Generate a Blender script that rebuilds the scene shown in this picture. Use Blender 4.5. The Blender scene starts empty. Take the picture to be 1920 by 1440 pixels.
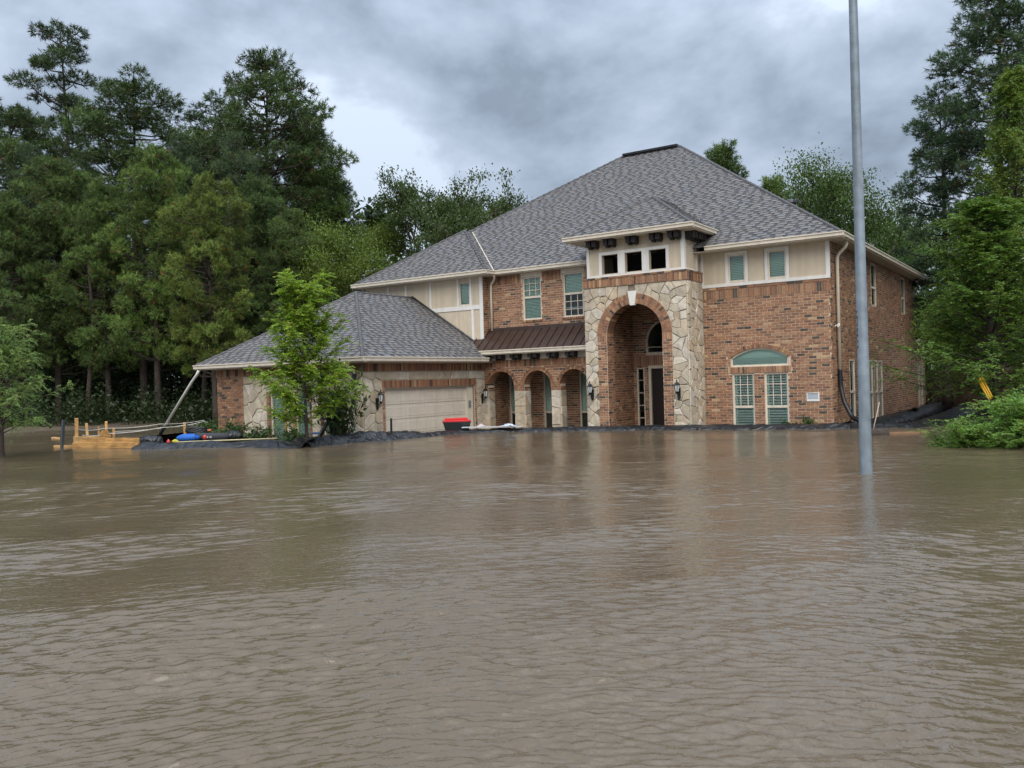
import bpy, bmesh, math, random
import numpy as np
from mathutils import Vector, Matrix
from mathutils.geometry import tessellate_polygon

scene = bpy.context.scene
COL = scene.collection
R2 = random.Random(7)

# ------------------------------------------------------------------ camera
CAM = Vector((6.72, -28.62, 1.70))
YAW, PITCH, ROLL, FPX = -0.5844, -0.0029, 0.0294, 1628.6
_cy, _sy, _cp, _sp = math.cos(YAW), math.sin(YAW), math.cos(PITCH), math.sin(PITCH)
FW = Vector((_sy*_cp, _cy*_cp, _sp)); _rt = Vector((_cy, -_sy, 0)); _up = _rt.cross(FW)
RT = _rt*math.cos(ROLL) - _up*math.sin(ROLL); UP = _up*math.cos(ROLL) + _rt*math.sin(ROLL)
cam_data = bpy.data.cameras.new("camera")
cam_data.sensor_width = 36.0
cam_data.lens = 36.0*FPX/1920.0
cam_data.clip_start = 0.1
cam_data.clip_end = 2000
cam = bpy.data.objects.new("camera", cam_data); COL.objects.link(cam)
m = Matrix((RT, UP, -FW)).transposed().to_4x4(); m.translation = CAM
cam.matrix_world = m
scene.camera = cam

# ------------------------------------------------------------------ sky, sun, exposure
SUN_EL, SUN_AZ = math.radians(50), math.radians(146)      # high, from behind the viewer
world = bpy.data.worlds.new("World"); scene.world = world; world.use_nodes = True
def build_world():
    nt = world.node_tree; N = nt.nodes; L = nt.links; N.clear()
    out = N.new('ShaderNodeOutputWorld'); bg = N.new('ShaderNodeBackground')
    sky = N.new('ShaderNodeTexSky'); sky.sky_type = 'NISHITA'; sky.sun_disc = False
    sky.sun_elevation = SUN_EL; sky.sun_rotation = SUN_AZ
    tc = N.new('ShaderNodeTexCoord'); sep = N.new('ShaderNodeSeparateXYZ'); L.new(tc.outputs['Generated'], sep.inputs[0])
    def math_(op, a, b=None, c=None):
        n = N.new('ShaderNodeMath'); n.operation = op
        for i, x in enumerate((a, b, c)):
            if x is None: continue
            if isinstance(x, (int, float)): n.inputs[i].default_value = x
            else: L.new(x, n.inputs[i])
        return n.outputs[0]
    cmb = N.new('ShaderNodeVectorMath'); cmb.operation = 'MULTIPLY'; cmb.inputs[1].default_value = (1.0, 1.0, 1.6)
    L.new(tc.outputs['Generated'], cmb.inputs[0])
    def noise(scale, detail, rough, off, dist=0.0):
        mp = N.new('ShaderNodeMapping'); mp.inputs['Location'].default_value = off
        L.new(cmb.outputs[0], mp.inputs[0])
        n = N.new('ShaderNodeTexNoise'); n.inputs['Scale'].default_value = scale
        n.inputs['Detail'].default_value = detail; n.inputs['Roughness'].default_value = rough
        n.inputs['Distortion'].default_value = dist
        L.new(mp.outputs[0], n.inputs['Vector']); return n.outputs['Fac']
    a = noise(2.3, 6, 0.54, (21.4, 8.8, 0), 0.2); b = noise(6.0, 5, 0.55, (7.3, 2.2, 4), 0.15)
    f = math_('ADD', math_('MULTIPLY', a, 0.66), math_('MULTIPLY', b, 0.34))
    cr = N.new('ShaderNodeValToRGB'); L.new(f, cr.inputs[0])
    e = cr.color_ramp.elements
    e[0].position = 0.415; e[0].color = (0.119, 0.146, 0.183, 1)
    e[1].position = 0.59; e[1].color = (0.314, 0.359, 0.425, 1)
    x = e.new(0.47); x.color = (0.165, 0.200, 0.251, 1)
    x = e.new(0.55); x.color = (0.237, 0.277, 0.339, 1)
    # overcast dome: the deck is brighter towards the zenith
    grad = math_('ADD', 1.0, math_('MULTIPLY', math_('POWER', math_('MAXIMUM', sep.outputs['Z'], 0.0), 2.3), 2.4))
    mul = N.new('ShaderNodeVectorMath'); mul.operation = 'SCALE'; L.new(cr.outputs[0], mul.inputs[0]); L.new(grad, mul.inputs['Scale'])
    sc = N.new('ShaderNodeVectorMath'); sc.operation = 'SCALE'; L.new(sky.outputs[0], sc.inputs[0]); sc.inputs['Scale'].default_value = 0.05
    mix = N.new('ShaderNodeMix'); mix.data_type = 'RGBA'; mix.inputs[0].default_value = 0.93
    L.new(sc.outputs[0], mix.inputs[6]); L.new(mul.outputs[0], mix.inputs[7])
    L.new(mix.outputs[2], bg.inputs[0]); bg.inputs[1].default_value = 1.0
    L.new(bg.outputs[0], out.inputs[0])
build_world()
sun_d = bpy.data.lights.new("sun", 'SUN'); sun_d.energy = 1.5; sun_d.angle = math.radians(65); sun_d.color = (1.0, 0.93, 0.83)
sun = bpy.data.objects.new("sun", sun_d); COL.objects.link(sun)
# direction the light travels: from the sun (azimuth clockwise from +Y) down to the ground
_sd = Vector((math.sin(SUN_AZ)*math.cos(SUN_EL), math.cos(SUN_AZ)*math.cos(SUN_EL), math.sin(SUN_EL)))
sun.rotation_euler = _sd.to_track_quat('Z', 'Y').to_euler()
scene.view_settings.view_transform = 'Standard'; scene.view_settings.look = 'None'
scene.view_settings.exposure = 1.15; scene.view_settings.gamma = 1.0
scene.view_settings.use_curve_mapping = False
scene.cycles.max_bounces = 5; scene.cycles.transparent_max_bounces = 12
scene.cycles.diffuse_bounces = 2; scene.cycles.glossy_bounces = 2
scene.cycles.use_denoising = True; scene.cycles.use_adaptive_sampling = True; scene.cycles.adaptive_threshold = 0.02

# ------------------------------------------------------------------ helpers
def at(u, v, d):
    """point at depth d (metres along the view axis) seen at picture position u, v of a 1920x1440 frame"""
    return CAM + (FW + RT*((u-960)/FPX) + UP*((720-v)/FPX))*d
def on_z(u, v, z=0.0):
    d = FW + RT*((u-960)/FPX) + UP*((720-v)/FPX)
    return CAM + d*((z-CAM.z)/d.z)

def tag(o, label=None, cat=None, group=None, kind=None):
    if label: o['label'] = label
    if cat: o['category'] = cat
    if group: o['group'] = group
    if kind: o['kind'] = kind
    return o
def empty(name, loc=(0, 0, 0)):
    o = bpy.data.objects.new(name, None); COL.objects.link(o); o.location = loc
    o.empty_display_size = 0.3
    return o
def link(name, me, parent=None, loc=None):
    o = bpy.data.objects.new(name, me); COL.objects.link(o)
    if parent: o.parent = parent
    if loc is not None: o.location = loc
    return o

class MB:
    """collects faces with a colour each; build() links them as one mesh object"""
    def __init__(s): s.v = []; s.f = []; s.c = []
    def add(s, vs, fs, col=(1, 1, 1)):
        b = len(s.v); s.v.extend([tuple(p) for p in vs])
        for f in fs: s.f.append([b+i for i in f]); s.c.append(col)
    def obox(s, o, a, b, c, col=(1, 1, 1), skip=()):
        o, a, b, c = Vector(o), Vector(a), Vector(b), Vector(c)
        vs = [o, o+a, o+a+b, o+b, o+c, o+a+c, o+a+b+c, o+b+c]
        fs = [(0, 3, 2, 1), (4, 5, 6, 7), (0, 1, 5, 4), (1, 2, 6, 5), (2, 3, 7, 6), (3, 0, 4, 7)]
        if a.cross(b).dot(c) < 0: fs = [f[::-1] for f in fs]
        s.add(vs, [f for i, f in enumerate(fs) if i not in skip], col)
    def box(s, x0, x1, y0, y1, z0, z1, col=(1, 1, 1)):
        s.obox((x0, y0, z0), (x1-x0, 0, 0), (0, y1-y0, 0), (0, 0, z1-z0), col)
    def tube(s, path, rad, n=8, col=(1, 1, 1), caps=True):
        path = [Vector(p) for p in path]
        if isinstance(rad, (int, float)): rad = [rad]*len(path)
        b = len(s.v); ref = None
        for i, p in enumerate(path):
            t = (path[min(i+1, len(path)-1)] - path[max(i-1, 0)])
            t = t.normalized() if t.length > 1e-9 else Vector((0, 0, 1))
            if ref is None:
                ref = t.orthogonal().normalized()
            else:
                ref = (ref - t*ref.dot(t))
                ref = ref.normalized() if ref.length > 1e-6 else t.orthogonal().normalized()
            w = t.cross(ref)
            for k in range(n):
                an = 2*math.pi*k/n
                s.v.append(tuple(p + (ref*math.cos(an) + w*math.sin(an))*rad[i]))
        for i in range(len(path)-1):
            for k in range(n):
                a = b+i*n+k; c = b+i*n+(k+1) % n
                s.f.append([a, c, c+n, a+n]); s.c.append(col)
        if caps:
            s.f.append([b+k for k in range(n)][::-1]); s.c.append(col)
            e = b+(len(path)-1)*n
            s.f.append([e+k for k in range(n)]); s.c.append(col)
    def lathe(s, prof, c, n=12, col=(1, 1, 1)):
        c = Vector(c); b = len(s.v)
        for r, z in prof:
            for k in range(n):
                a = 2*math.pi*k/n
                s.v.append((c.x+r*math.cos(a), c.y+r*math.sin(a), c.z+z))
        for i in range(len(prof)-1):
            for k in range(n):
                a = b+i*n+k; d = b+i*n+(k+1) % n
                s.f.append([a, d, d+n, a+n]); s.c.append(col)
    def mesh(s, name, mat, smooth=False):
        me = bpy.data.meshes.new(name); me.from_pydata(s.v, [], s.f)
        at_ = me.attributes.new('Col', 'FLOAT_COLOR', 'FACE')
        at_.data.foreach_set('color', np.array([(c[0], c[1], c[2], 1.0) for c in s.c], dtype=np.float32).ravel())
        if mat: me.materials.append(mat)
        if smooth: me.polygons.foreach_set('use_smooth', [True]*len(me.polygons))
        me.update(); return me
    def build(s, name, mat, parent=None, smooth=False):
        return link(name, s.mesh(name, mat, smooth), parent)

# ------------------------------------------------------------------ materials
def nodes_of(name):
    mt = bpy.data.materials.new(name); mt.use_nodes = True
    nt = mt.node_tree; return mt, nt, nt.nodes, nt.links, nt.nodes['Principled BSDF']
def mat_plain(name, col, rough=0.6, var=0.12, scale=6.0, bump=0.0, bscale=60.0, metal=0.0, spec=0.5, use_col=False, streak=0.0):
    """base colour (or the 'Col' attribute) varied by world-space noise, with fine relief"""
    mt, nt, N, L, P = nodes_of(name)
    P.inputs['Roughness'].default_value = rough; P.inputs['Metallic'].default_value = metal
    P.inputs['Specular IOR Level'].default_value = spec
    geo = N.new('ShaderNodeNewGeometry')
    ns = N.new('ShaderNodeTexNoise'); ns.inputs['Scale'].default_value = scale; ns.inputs['Detail'].default_value = 5
    L.new(geo.outputs['Position'], ns.inputs['Vector'])
    mr = N.new('ShaderNodeMapRange'); mr.inputs[1].default_value = 0.25; mr.inputs[2].default_value = 0.75
    mr.inputs[3].default_value = 1-var; mr.inputs[4].default_value = 1+var; L.new(ns.outputs['Fac'], mr.inputs[0])
    sc = N.new('ShaderNodeVectorMath'); sc.operation = 'SCALE'; L.new(mr.outputs[0], sc.inputs['Scale'])
    if use_col:
        a = N.new('ShaderNodeAttribute'); a.attribute_name = 'Col'; L.new(a.outputs['Color'], sc.inputs[0])
    else: sc.inputs[0].default_value = col[:3]
    last = sc.outputs[0]
    if streak:
        mp = N.new('ShaderNodeMapping'); mp.inputs['Scale'].default_value = (5, 5, 0.35); L.new(geo.outputs['Position'], mp.inputs[0])
        n2 = N.new('ShaderNodeTexNoise'); n2.inputs['Scale'].default_value = 1.3; n2.inputs['Detail'].default_value = 4; L.new(mp.outputs[0], n2.inputs['Vector'])
        m2 = N.new('ShaderNodeMapRange'); m2.inputs[1].default_value = 0.35; m2.inputs[2].default_value = 0.7; m2.inputs[3].default_value = 1-streak; m2.inputs[4].default_value = 1.03
        L.new(n2.outputs['Fac'], m2.inputs[0])
        s2 = N.new('ShaderNodeVectorMath'); s2.operation = 'SCALE'; L.new(last, s2.inputs[0]); L.new(m2.outputs[0], s2.inputs['Scale']); last = s2.outputs[0]
    L.new(last, P.inputs['Base Color'])
    if bump:
        nb = N.new('ShaderNodeTexNoise'); nb.inputs['Scale'].default_value = bscale; nb.inputs['Detail'].default_value = 4
        L.new(geo.outputs['Position'], nb.inputs['Vector'])
        bp = N.new('ShaderNodeBump'); bp.inputs['Strength'].default_value = bump; bp.inputs['Distance'].default_value = 0.02
        L.new(nb.outputs['Fac'], bp.inputs['Height']); L.new(bp.outputs[0], P.inputs['Normal'])
    return mt
M = {}
M['mortar'] = mat_plain('mortar', (0.62, 0.49, 0.375), 0.85, 0.15, 9, 0.3, 80, streak=0.10)
M['brick'] = mat_plain('brick', (1, 1, 1), 0.72, 0.16, 24, 0.35, 110, use_col=True, streak=0.08)
M['stone_mortar'] = mat_plain('stone_mortar', (0.215, 0.175, 0.128), 0.9, 0.2, 9, 0.3, 70)
M['stone'] = mat_plain('stone', (1, 1, 1), 0.78, 0.22, 5.5, 0.6, 28, use_col=True, streak=0.14)
M['stucco'] = mat_plain('stucco', (0.60, 0.51, 0.385), 0.85, 0.06, 3, 0.25, 90, streak=0.10)
M['trim'] = mat_plain('trim', (0.76, 0.74, 0.70), 0.5, 0.05, 4, 0.0, streak=0.08)
M['cream'] = mat_plain('cream', (0.70, 0.625, 0.51), 0.45, 0.06, 4, 0.0, streak=0.12)
M['soffit'] = mat_plain('soffit', (0.52, 0.46, 0.38), 0.7, 0.06, 3)
M['shingle'] = mat_plain('shingle', (1, 1, 1), 0.72, 0.22, 14, 0.5, 160, use_col=True)
M['deck'] = mat_plain('roof_felt', (0.05, 0.05, 0.055), 0.8, 0.2, 8)
M['ridge'] = mat_plain('ridge_cap', (0.085, 0.083, 0.088), 0.7, 0.25, 9, 0.4, 120)
M['metal_roof'] = mat_plain('bronze_metal', (0.070, 0.044, 0.036), 0.32, 0.18, 4, 0.0, metal=0.35)
M['bracket'] = mat_plain('dark_bracket', (0.022, 0.016, 0.014), 0.55, 0.2, 10)
M['black'] = mat_plain('black_iron', (0.012, 0.012, 0.014), 0.38, 0.2, 20)
M['hose'] = mat_plain('black_hose', (0.014, 0.015, 0.017), 0.4, 0.2, 20)
M['door_wood'] = mat_plain('door_wood', (0.020, 0.013, 0.011), 0.4, 0.3, 6)
M['dark_in'] = mat_plain('interior', (0.035, 0.035, 0.035), 0.9, 0.1, 3)
M['blind'] = mat_plain('blind', (0.80, 0.82, 0.79), 0.6, 0.04, 3)
M['mud'] = mat_plain('mud', (0.095, 0.072, 0.048), 0.7, 0.3, 1.2, 0.6, 6)
M['lumber'] = mat_plain('new_lumber', (0.60, 0.36, 0.145), 0.65, 0.2, 7, 0.2, 60, use_col=True)
M['bark'] = mat_plain('bark', (0.050, 0.037, 0.029), 0.9, 0.4, 5, 1.0, 18)
M['fence'] = mat_plain('fence_wood', (0.12, 0.066, 0.042), 0.8, 0.25, 6, 0.3, 40, use_col=True)
M['paint'] = mat_plain('coloured', (1, 1, 1), 0.4, 0.06, 12, use_col=True)
M['cloth'] = mat_plain('cloth', (1, 1, 1), 0.75, 0.12, 15, 0.4, 50, use_col=True)
M['galv'] = mat_plain('galvanised', (0.235, 0.285, 0.33), 0.5, 0.24, 5, 0.12, 40, metal=0.15, streak=0.32)
M['lampglass'] = mat_plain('lamp_glass', (0.55, 0.57, 0.58), 0.12, 0.05, 5)

def mat_lumber():
    """wet new pine: grain runs along each board's own length, with knots and muddy splashes"""
    mt, nt, N, L, P = nodes_of('wet_lumber'); P.inputs['Roughness'].default_value = 0.55
    at_ = N.new('ShaderNodeAttribute'); at_.attribute_name = 'Col'; geo = N.new('ShaderNodeNewGeometry')
    def ns(scale, st, detail):
        mp = N.new('ShaderNodeMapping'); mp.inputs['Scale'].default_value = st; L.new(geo.outputs['Position'], mp.inputs[0])
        n = N.new('ShaderNodeTexNoise'); n.inputs['Scale'].default_value = scale; n.inputs['Detail'].default_value = detail; n.inputs['Distortion'].default_value = 0.8
        L.new(mp.outputs[0], n.inputs['Vector']); return n.outputs['Fac']
    def rng(f, a, b, lo, hi):
        m_ = N.new('ShaderNodeMapRange'); m_.inputs[1].default_value = a; m_.inputs[2].default_value = b; m_.inputs[3].default_value = lo; m_.inputs[4].default_value = hi; L.new(f, m_.inputs[0]); return m_.outputs[0]
    def scl(v, f):
        n = N.new('ShaderNodeVectorMath'); n.operation = 'SCALE'; L.new(v, n.inputs[0]); L.new(f, n.inputs['Scale']); return n.outputs[0]
    c = scl(scl(at_.outputs['Color'], rng(ns(3.0, (0.8, 0.8, 14.0), 4), 0.35, 0.65, 0.62, 1.12)), rng(ns(2.2, (1, 1, 1), 4), 0.3, 0.6, 0.6, 1.05))
    L.new(c, P.inputs['Base Color']); return mt
M['lumber'] = mat_lumber()
def mat_glass():
    mt, nt, N, L, P = nodes_of('window_glass')
    N.remove(P); out = N['Material Output']
    tr = N.new('ShaderNodeBsdfTransparent'); tr.inputs[0].default_value = (0.77, 0.94, 0.87, 1)
    gl = N.new('ShaderNodeBsdfGlossy'); gl.inputs['Roughness'].default_value = 0.02; gl.inputs[0].default_value = (0.95, 1, 0.97, 1)
    lw = N.new('ShaderNodeFresnel'); lw.inputs[0].default_value = 1.55
    mx = N.new('ShaderNodeMixShader'); L.new(lw.outputs[0], mx.inputs[0]); L.new(tr.outputs[0], mx.inputs[1]); L.new(gl.outputs[0], mx.inputs[2])
    L.new(mx.outputs[0], out.inputs[0]); return mt
M['glass'] = mat_glass()

def mat_tarp():
    mt, nt, N, L, P = nodes_of('black_plastic')
    P.inputs['Base Color'].default_value = (0.013, 0.014, 0.017, 1); P.inputs['Roughness'].default_value = 0.34
    P.inputs['Specular IOR Level'].default_value = 0.5
    geo = N.new('ShaderNodeNewGeometry')
    n1 = N.new('ShaderNodeTexNoise'); n1.inputs['Scale'].default_value = 1.5; n1.inputs['Detail'].default_value = 2; n1.inputs['Distortion'].default_value = 2.6
    L.new(geo.outputs['Position'], n1.inputs['Vector'])
    bp = N.new('ShaderNodeBump'); bp.inputs['Strength'].default_value = 1.0; bp.inputs['Distance'].default_value = 0.16
    L.new(n1.outputs['Fac'], bp.inputs['Height']); L.new(bp.outputs[0], P.inputs['Normal'])
    return mt
M['tarp'] = mat_tarp()

def mat_leaf(name, trans=0.35, rough=0.5):
    mt, nt, N, L, P = nodes_of(name)
    out = N['Material Output']
    a = N.new('ShaderNodeAttribute'); a.attribute_name = 'Col'
    oi = N.new('ShaderNodeObjectInfo')
    mul = N.new('ShaderNodeVectorMath'); mul.operation = 'MULTIPLY'
    L.new(a.outputs['Color'], mul.inputs[0]); L.new(oi.outputs['Color'], mul.inputs[1])
    L.new(mul.outputs[0], P.inputs['Base Color']); P.inputs['Roughness'].default_value = rough
    P.inputs['Specular IOR Level'].default_value = 0.35
    tr = N.new('ShaderNodeBsdfTranslucent')
    m2 = N.new('ShaderNodeVectorMath'); m2.operation = 'MULTIPLY'; m2.inputs[1].default_value = (1.25, 1.25, 0.7)
    L.new(mul.outputs[0], m2.inputs[0]); L.new(m2.outputs[0], tr.inputs[0])
    mx = N.new('ShaderNodeMixShader'); mx.inputs[0].default_value = trans
    L.new(P.outputs[0], mx.inputs[1]); L.new(tr.outputs[0], mx.inputs[2]); L.new(mx.outputs[0], out.inputs[0])
    return mt
M['needles'] = mat_leaf('pine_needles', 0.22, 0.55)
M['leaves'] = mat_leaf('leaves', 0.32, 0.42)

def mat_water():
    mt, nt, N, L, P = nodes_of('flood_water')
    geo = N.new('ShaderNodeNewGeometry')
    def noise(size, sx, sy, detail, rough, rot=0.0, dist=0.0):
        # size: metres per feature along the crest (sx) and across it (sy)
        mp = N.new('ShaderNodeMapping'); mp.vector_type = 'TEXTURE'
        mp.inputs['Rotation'].default_value = (0, 0, 0.584+rot); mp.inputs['Scale'].default_value = (sx*size, sy*size, 1)
        L.new(geo.outputs['Position'], mp.inputs[0])
        n = N.new('ShaderNodeTexNoise'); n.inputs['Scale'].default_value = 1.0; n.inputs['Detail'].default_value = detail
        n.inputs['Roughness'].default_value = rough; n.inputs['Distortion'].default_value = dist
        L.new(mp.outputs[0], n.inputs['Vector']); return n.outputs['Fac']
    def math_(op, a, b):
        n = N.new('ShaderNodeMath'); n.operation = op
        for i, x in enumerate((a, b)):
            if isinstance(x, (int, float)): n.inputs[i].default_value = x
            else: L.new(x, n.inputs[i])
        return n.outputs[0]
    # the waves themselves are mesh; this is only the skin of capillary ripples between its vertices
    w1 = noise(0.05, 1.4, 1.0, 2, 0.6, 0.06, 0.5); w2 = noise(0.22, 1.5, 1.0, 2, 0.5, -0.1, 0.3)
    h = math_('ADD', math_('MULTIPLY', w1, 0.007), math_('MULTIPLY', w2, 0.012))
    bp = N.new('ShaderNodeBump'); bp.inputs['Strength'].default_value = 1.0; bp.inputs['Distance'].default_value = 1.0
    L.new(h, bp.inputs['Height']); L.new(bp.outputs[0], P.inputs['Normal'])
    cr = N.new('ShaderNodeMix'); cr.data_type = 'RGBA'
    cr.inputs[6].default_value = (0.106, 0.079, 0.049, 1); cr.inputs[7].default_value = (0.140, 0.108, 0.071, 1)
    L.new(noise(5.0, 1.5, 1, 3, 0.6), cr.inputs[0]); L.new(cr.outputs[2], P.inputs['Base Color'])
    P.inputs['Roughness'].default_value = 0.06; P.inputs['IOR'].default_value = 1.5
    P.inputs['Specular IOR Level'].default_value = 0.5
    return mt
M['water'] = mat_water()

# ------------------------------------------------------------------ the setting: ground and water
ZIN = -0.45                                    # yard inside the ring of plastic sheeting
RING = [(-20.3, -13.25), (-17.1, -13.0), (-14.3, -11.55), (-12.1, -11.05), (-11.6, -8.8), (-11.35, -5.1), (-9.4, -3.7),
        (-7.3, -2.95), (-5.6, -2.5), (-3.0, -2.0), (-0.7, -1.55), (0.9, -1.25), (2.3, -0.9), (2.75, 1.2), (2.75, 9.0), (2.2, 24.0),
        (-24.0, 24.0), (-24.5, -6.0), (-22.2, -11.5)]
def build_ground():
    # one sheet to the horizon: a flooded hollow near the viewer, rising a little under the woods
    xs = np.concatenate([np.linspace(-900, -90, 10), np.linspace(-80, 60, 71), np.linspace(70, 900, 10)])
    ys = np.concatenate([np.linspace(-900, -60, 8), np.linspace(-50, 110, 81), np.linspace(120, 900, 10)])
    vs, fs = [], []
    for y in ys:
        for x in xs:
            # distance beyond the tree line, left-back of the house
            t = ((-x-29.0)*0.80 + (y+10.0)*0.60)/8.0
            t2 = (y-27.0)/6.0
            t3 = (x-5.0)*0.25 + (y-12.0)/8.0
            k = min(1.0, max(0.0, max(t, t2, t3)))
            z = -0.62 + k*0.80 + 0.05*math.sin(x*0.7+y*0.31) + 0.04*math.sin(y*0.9-x*0.23)
            vs.append((x, y, z))
    nx = len(xs)
    for j in range(len(ys)-1):
        for i in range(nx-1):
            a = j*nx+i; fs.append((a, a+1, a+nx+1, a+nx))
    mb = MB(); mb.add(vs, fs); o = mb.build('ground', M['mud'], smooth=True); tag(o, kind='structure', label='wet muddy ground under the flood and trees')
build_ground()
def inside_ring(x, y):
    c = np.zeros(x.shape, bool); n = len(RING)
    for i in range(n):
        (x0, y0), (x1, y1) = RING[i], RING[(i+1) % n]
        hit = ((y0 > y) != (y1 > y)) & (x < (x1-x0)*(y-y0)/(y1-y0+1e-12)+x0); c ^= hit
    return c
def wave_height(x, y, kr, kt, r):
    """wind chop, slow swell and rings of rain drops; waves shorter than the local mesh can carry are left out"""
    g = np.random.default_rng(42); h = np.zeros_like(x); d0 = math.atan2(FW.y, FW.x)+0.15; th_ = np.arctan2(y-CAM.y, x-CAM.x)
    def field(seed, l0, l1, n):
        q = np.random.default_rng(seed); f = np.zeros_like(x)
        for _ in range(n):
            lam = math.exp(q.uniform(math.log(l0), math.log(l1))); a = d0+q.normal(0, 0.5); f += np.sin((x*math.cos(a)+y*math.sin(a))*6.2832/lam+q.uniform(0, 6.28))
        return f/math.sqrt(n/2)
    ruff = np.clip(0.82+0.46*field(5, 2.2, 11.0, 9)+0.16*field(6, 0.8, 2.5, 8), 0.16, 1.3)      # calm and ruffled patches
    for band, (l0, l1, slope, n) in enumerate([(0.040, 0.10, 0.36, 44), (0.10, 0.26, 0.16, 34), (0.26, 1.2, 0.045, 24), (1.6, 6.0, 0.020, 12)]):
        f = np.zeros_like(x)
        for _ in range(n):
            lam = math.exp(g.uniform(math.log(l0), math.log(l1))); a = d0+g.normal(0, 0.62); k = 6.2832/lam
            cell = r*(kr*np.abs(np.cos(th_-a))+kt*np.abs(np.sin(th_-a)))
            keep = np.clip(lam/(cell*2.2)-1.0, 0, 1); amp = slope/math.sqrt(n/2)/k
            f += amp*keep*np.sin((x*math.cos(a)+y*math.sin(a))*k+g.uniform(0, 6.28))
        h += f*(ruff if band < 3 else 1.0)
    near = np.where(r < 11)[0]; xn, yn = x[near], y[near]; hn = np.zeros(len(near))
    for _ in range(320):
        rr_ = 2.4+8.6*g.random()**1.3; an = math.atan2(FW.y, FW.x)+g.uniform(-0.62, 0.62); cx, cy = CAM.x+rr_*math.cos(an), CAM.y+rr_*math.sin(an)
        r0 = g.uniform(0.02, 0.13); m_ = (np.abs(xn-cx) < 0.25) & (np.abs(yn-cy) < 0.25); dd = np.hypot(xn[m_]-cx, yn[m_]-cy)
        hn[m_] += 0.0009*np.cos((dd-r0)*6.2832/0.045)*np.exp(-((dd-r0)/0.035)**2)
    h[near] += hn
    dp = np.hypot(x-3.67, y+13.55); h += 0.007*np.cos(dp*6.2832/0.16)*np.exp(-dp/0.45)          # lapping round the pole
    return h
def build_water():
    outer = [Vector((-600, -600, -0.11)), Vector((600, -600, -0.11)), Vector((600, 600, -0.11)), Vector((-600, 600, -0.11))]
    hole = [Vector((x, y, -0.11)) for x, y in RING]
    tris = tessellate_polygon([outer, hole]); fl = np.array([tuple(p) for p in outer+hole]); ft = []
    for t in tris:
        p0, p1, p2 = fl[list(t)]
        ft.append(t if np.cross(p1-p0, p2-p0)[2] > 0 else t[::-1])
    # fan of real waves, finer close by
    k = 0.0019; nr = int(math.log(50/2.1)/k); rad = 2.1*np.exp(k*np.arange(nr+1)); a0 = math.atan2(FW.y, FW.x); th = a0+np.arange(-0.70, 0.70, 0.0058)
    Rr, Tt = np.meshgrid(rad, th, indexing='ij'); x = (CAM.x+Rr*np.cos(Tt)).ravel(); y = (CAM.y+Rr*np.sin(Tt)).ravel(); r = Rr.ravel()
    z = wave_height(x, y, k, 0.0058, r)
    nt_ = len(th); i, j = np.meshgrid(np.arange(nr), np.arange(nt_-1), indexing='ij'); a = (i*nt_+j).ravel()
    q = np.stack([a, a+nt_, a+nt_+1, a+1], 1)
    q = q[~inside_ring(x[q].mean(1), y[q].mean(1))]
    V = np.concatenate([np.stack([x, y, z], 1), fl]); n0 = len(x)
    me = bpy.data.meshes.new('water'); nq, ntri = len(q), len(ft)
    me.vertices.add(len(V)); me.vertices.foreach_set('co', V.astype(np.float32).ravel())
    li = np.concatenate([q.ravel(), (np.array(ft)+n0).ravel()]); me.loops.add(len(li)); me.loops.foreach_set('vertex_index', li.astype(np.int32))
    me.polygons.add(nq+ntri); me.polygons.foreach_set('loop_start', np.concatenate([np.arange(nq)*4, nq*4+np.arange(ntri)*3]).astype(np.int32))
    me.materials.append(M['water']); me.update(calc_edges=True)
    me.polygons.foreach_set('use_smooth', np.concatenate([np.ones(nq, bool), np.zeros(ntri, bool)]))
    bm_n = me.polygons[0].normal.z
    if bm_n < 0: me.flip_normals()
    tag(link('water', me), kind='structure', label='brown rain-rippled flood water covering the street and lawn')
build_water()

# ------------------------------------------------------------------ house
HOUSE = tag(empty('house', (-8, 4, ZIN)), 'two-storey brick and stone house with grey hip roof standing in flood water', 'house')
HOUSE.location = (0, 0, 0)

class Fr:
    """a wall plane: s runs along it, z up, d outwards"""
    def __init__(f, O, S, N): f.O, f.S, f.N = Vector(O), Vector(S), Vector(N)
    def p(f, s, z, d=0.0): return f.O + f.S*s + f.N*d + Vector((0, 0, z))
def front(y): return Fr((0, y, 0), (1, 0, 0), (0, -1, 0))
def rightf(x): return Fr((x, 0, 0), (0, 1, 0), (1, 0, 0))
def leftf(x): return Fr((x, 0, 0), (0, 1, 0), (-1, 0, 0))
Zv = Vector((0, 0, 1))

def slab(name, fr, outline, holes, th, mat, parent=HOUSE):
    loops = [[Vector((s, z, 0)) for s, z in lp] for lp in [outline]+holes]
    flat = [p for lp in loops for p in lp]
    tris = tessellate_polygon(loops)
    mb = MB(); n = len(flat)
    vs = [fr.p(p.x, p.y, 0) for p in flat] + [fr.p(p.x, p.y, -th) for p in flat]
    fs = []
    for t in tris:
        a, b, c = [vs[i] for i in t]
        if (b-a).cross(c-a).dot(fr.N) < 0: t = t[::-1]
        fs.append(tuple(t)); fs.append(tuple(i+n for i in t[::-1]))
    k = 0
    for lp in loops:
        for i in range(len(lp)):
            a, b = k+i, k+(i+1) % len(lp); fs.append((a, b, b+n, a+n))
        k += len(lp)
    mb.add(vs, fs)
    return mb.build(name, mat, parent)
def rect(s0, s1, z0, z1): return [(s0, z0), (s1, z0), (s1, z1), (s0, z1)]
def arch_pts(c, r, zs, n=20): return [(c+r*math.cos(math.pi*(1-i/n)), zs+r*math.sin(math.pi*(1-i/n))) for i in range(n+1)]
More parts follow.
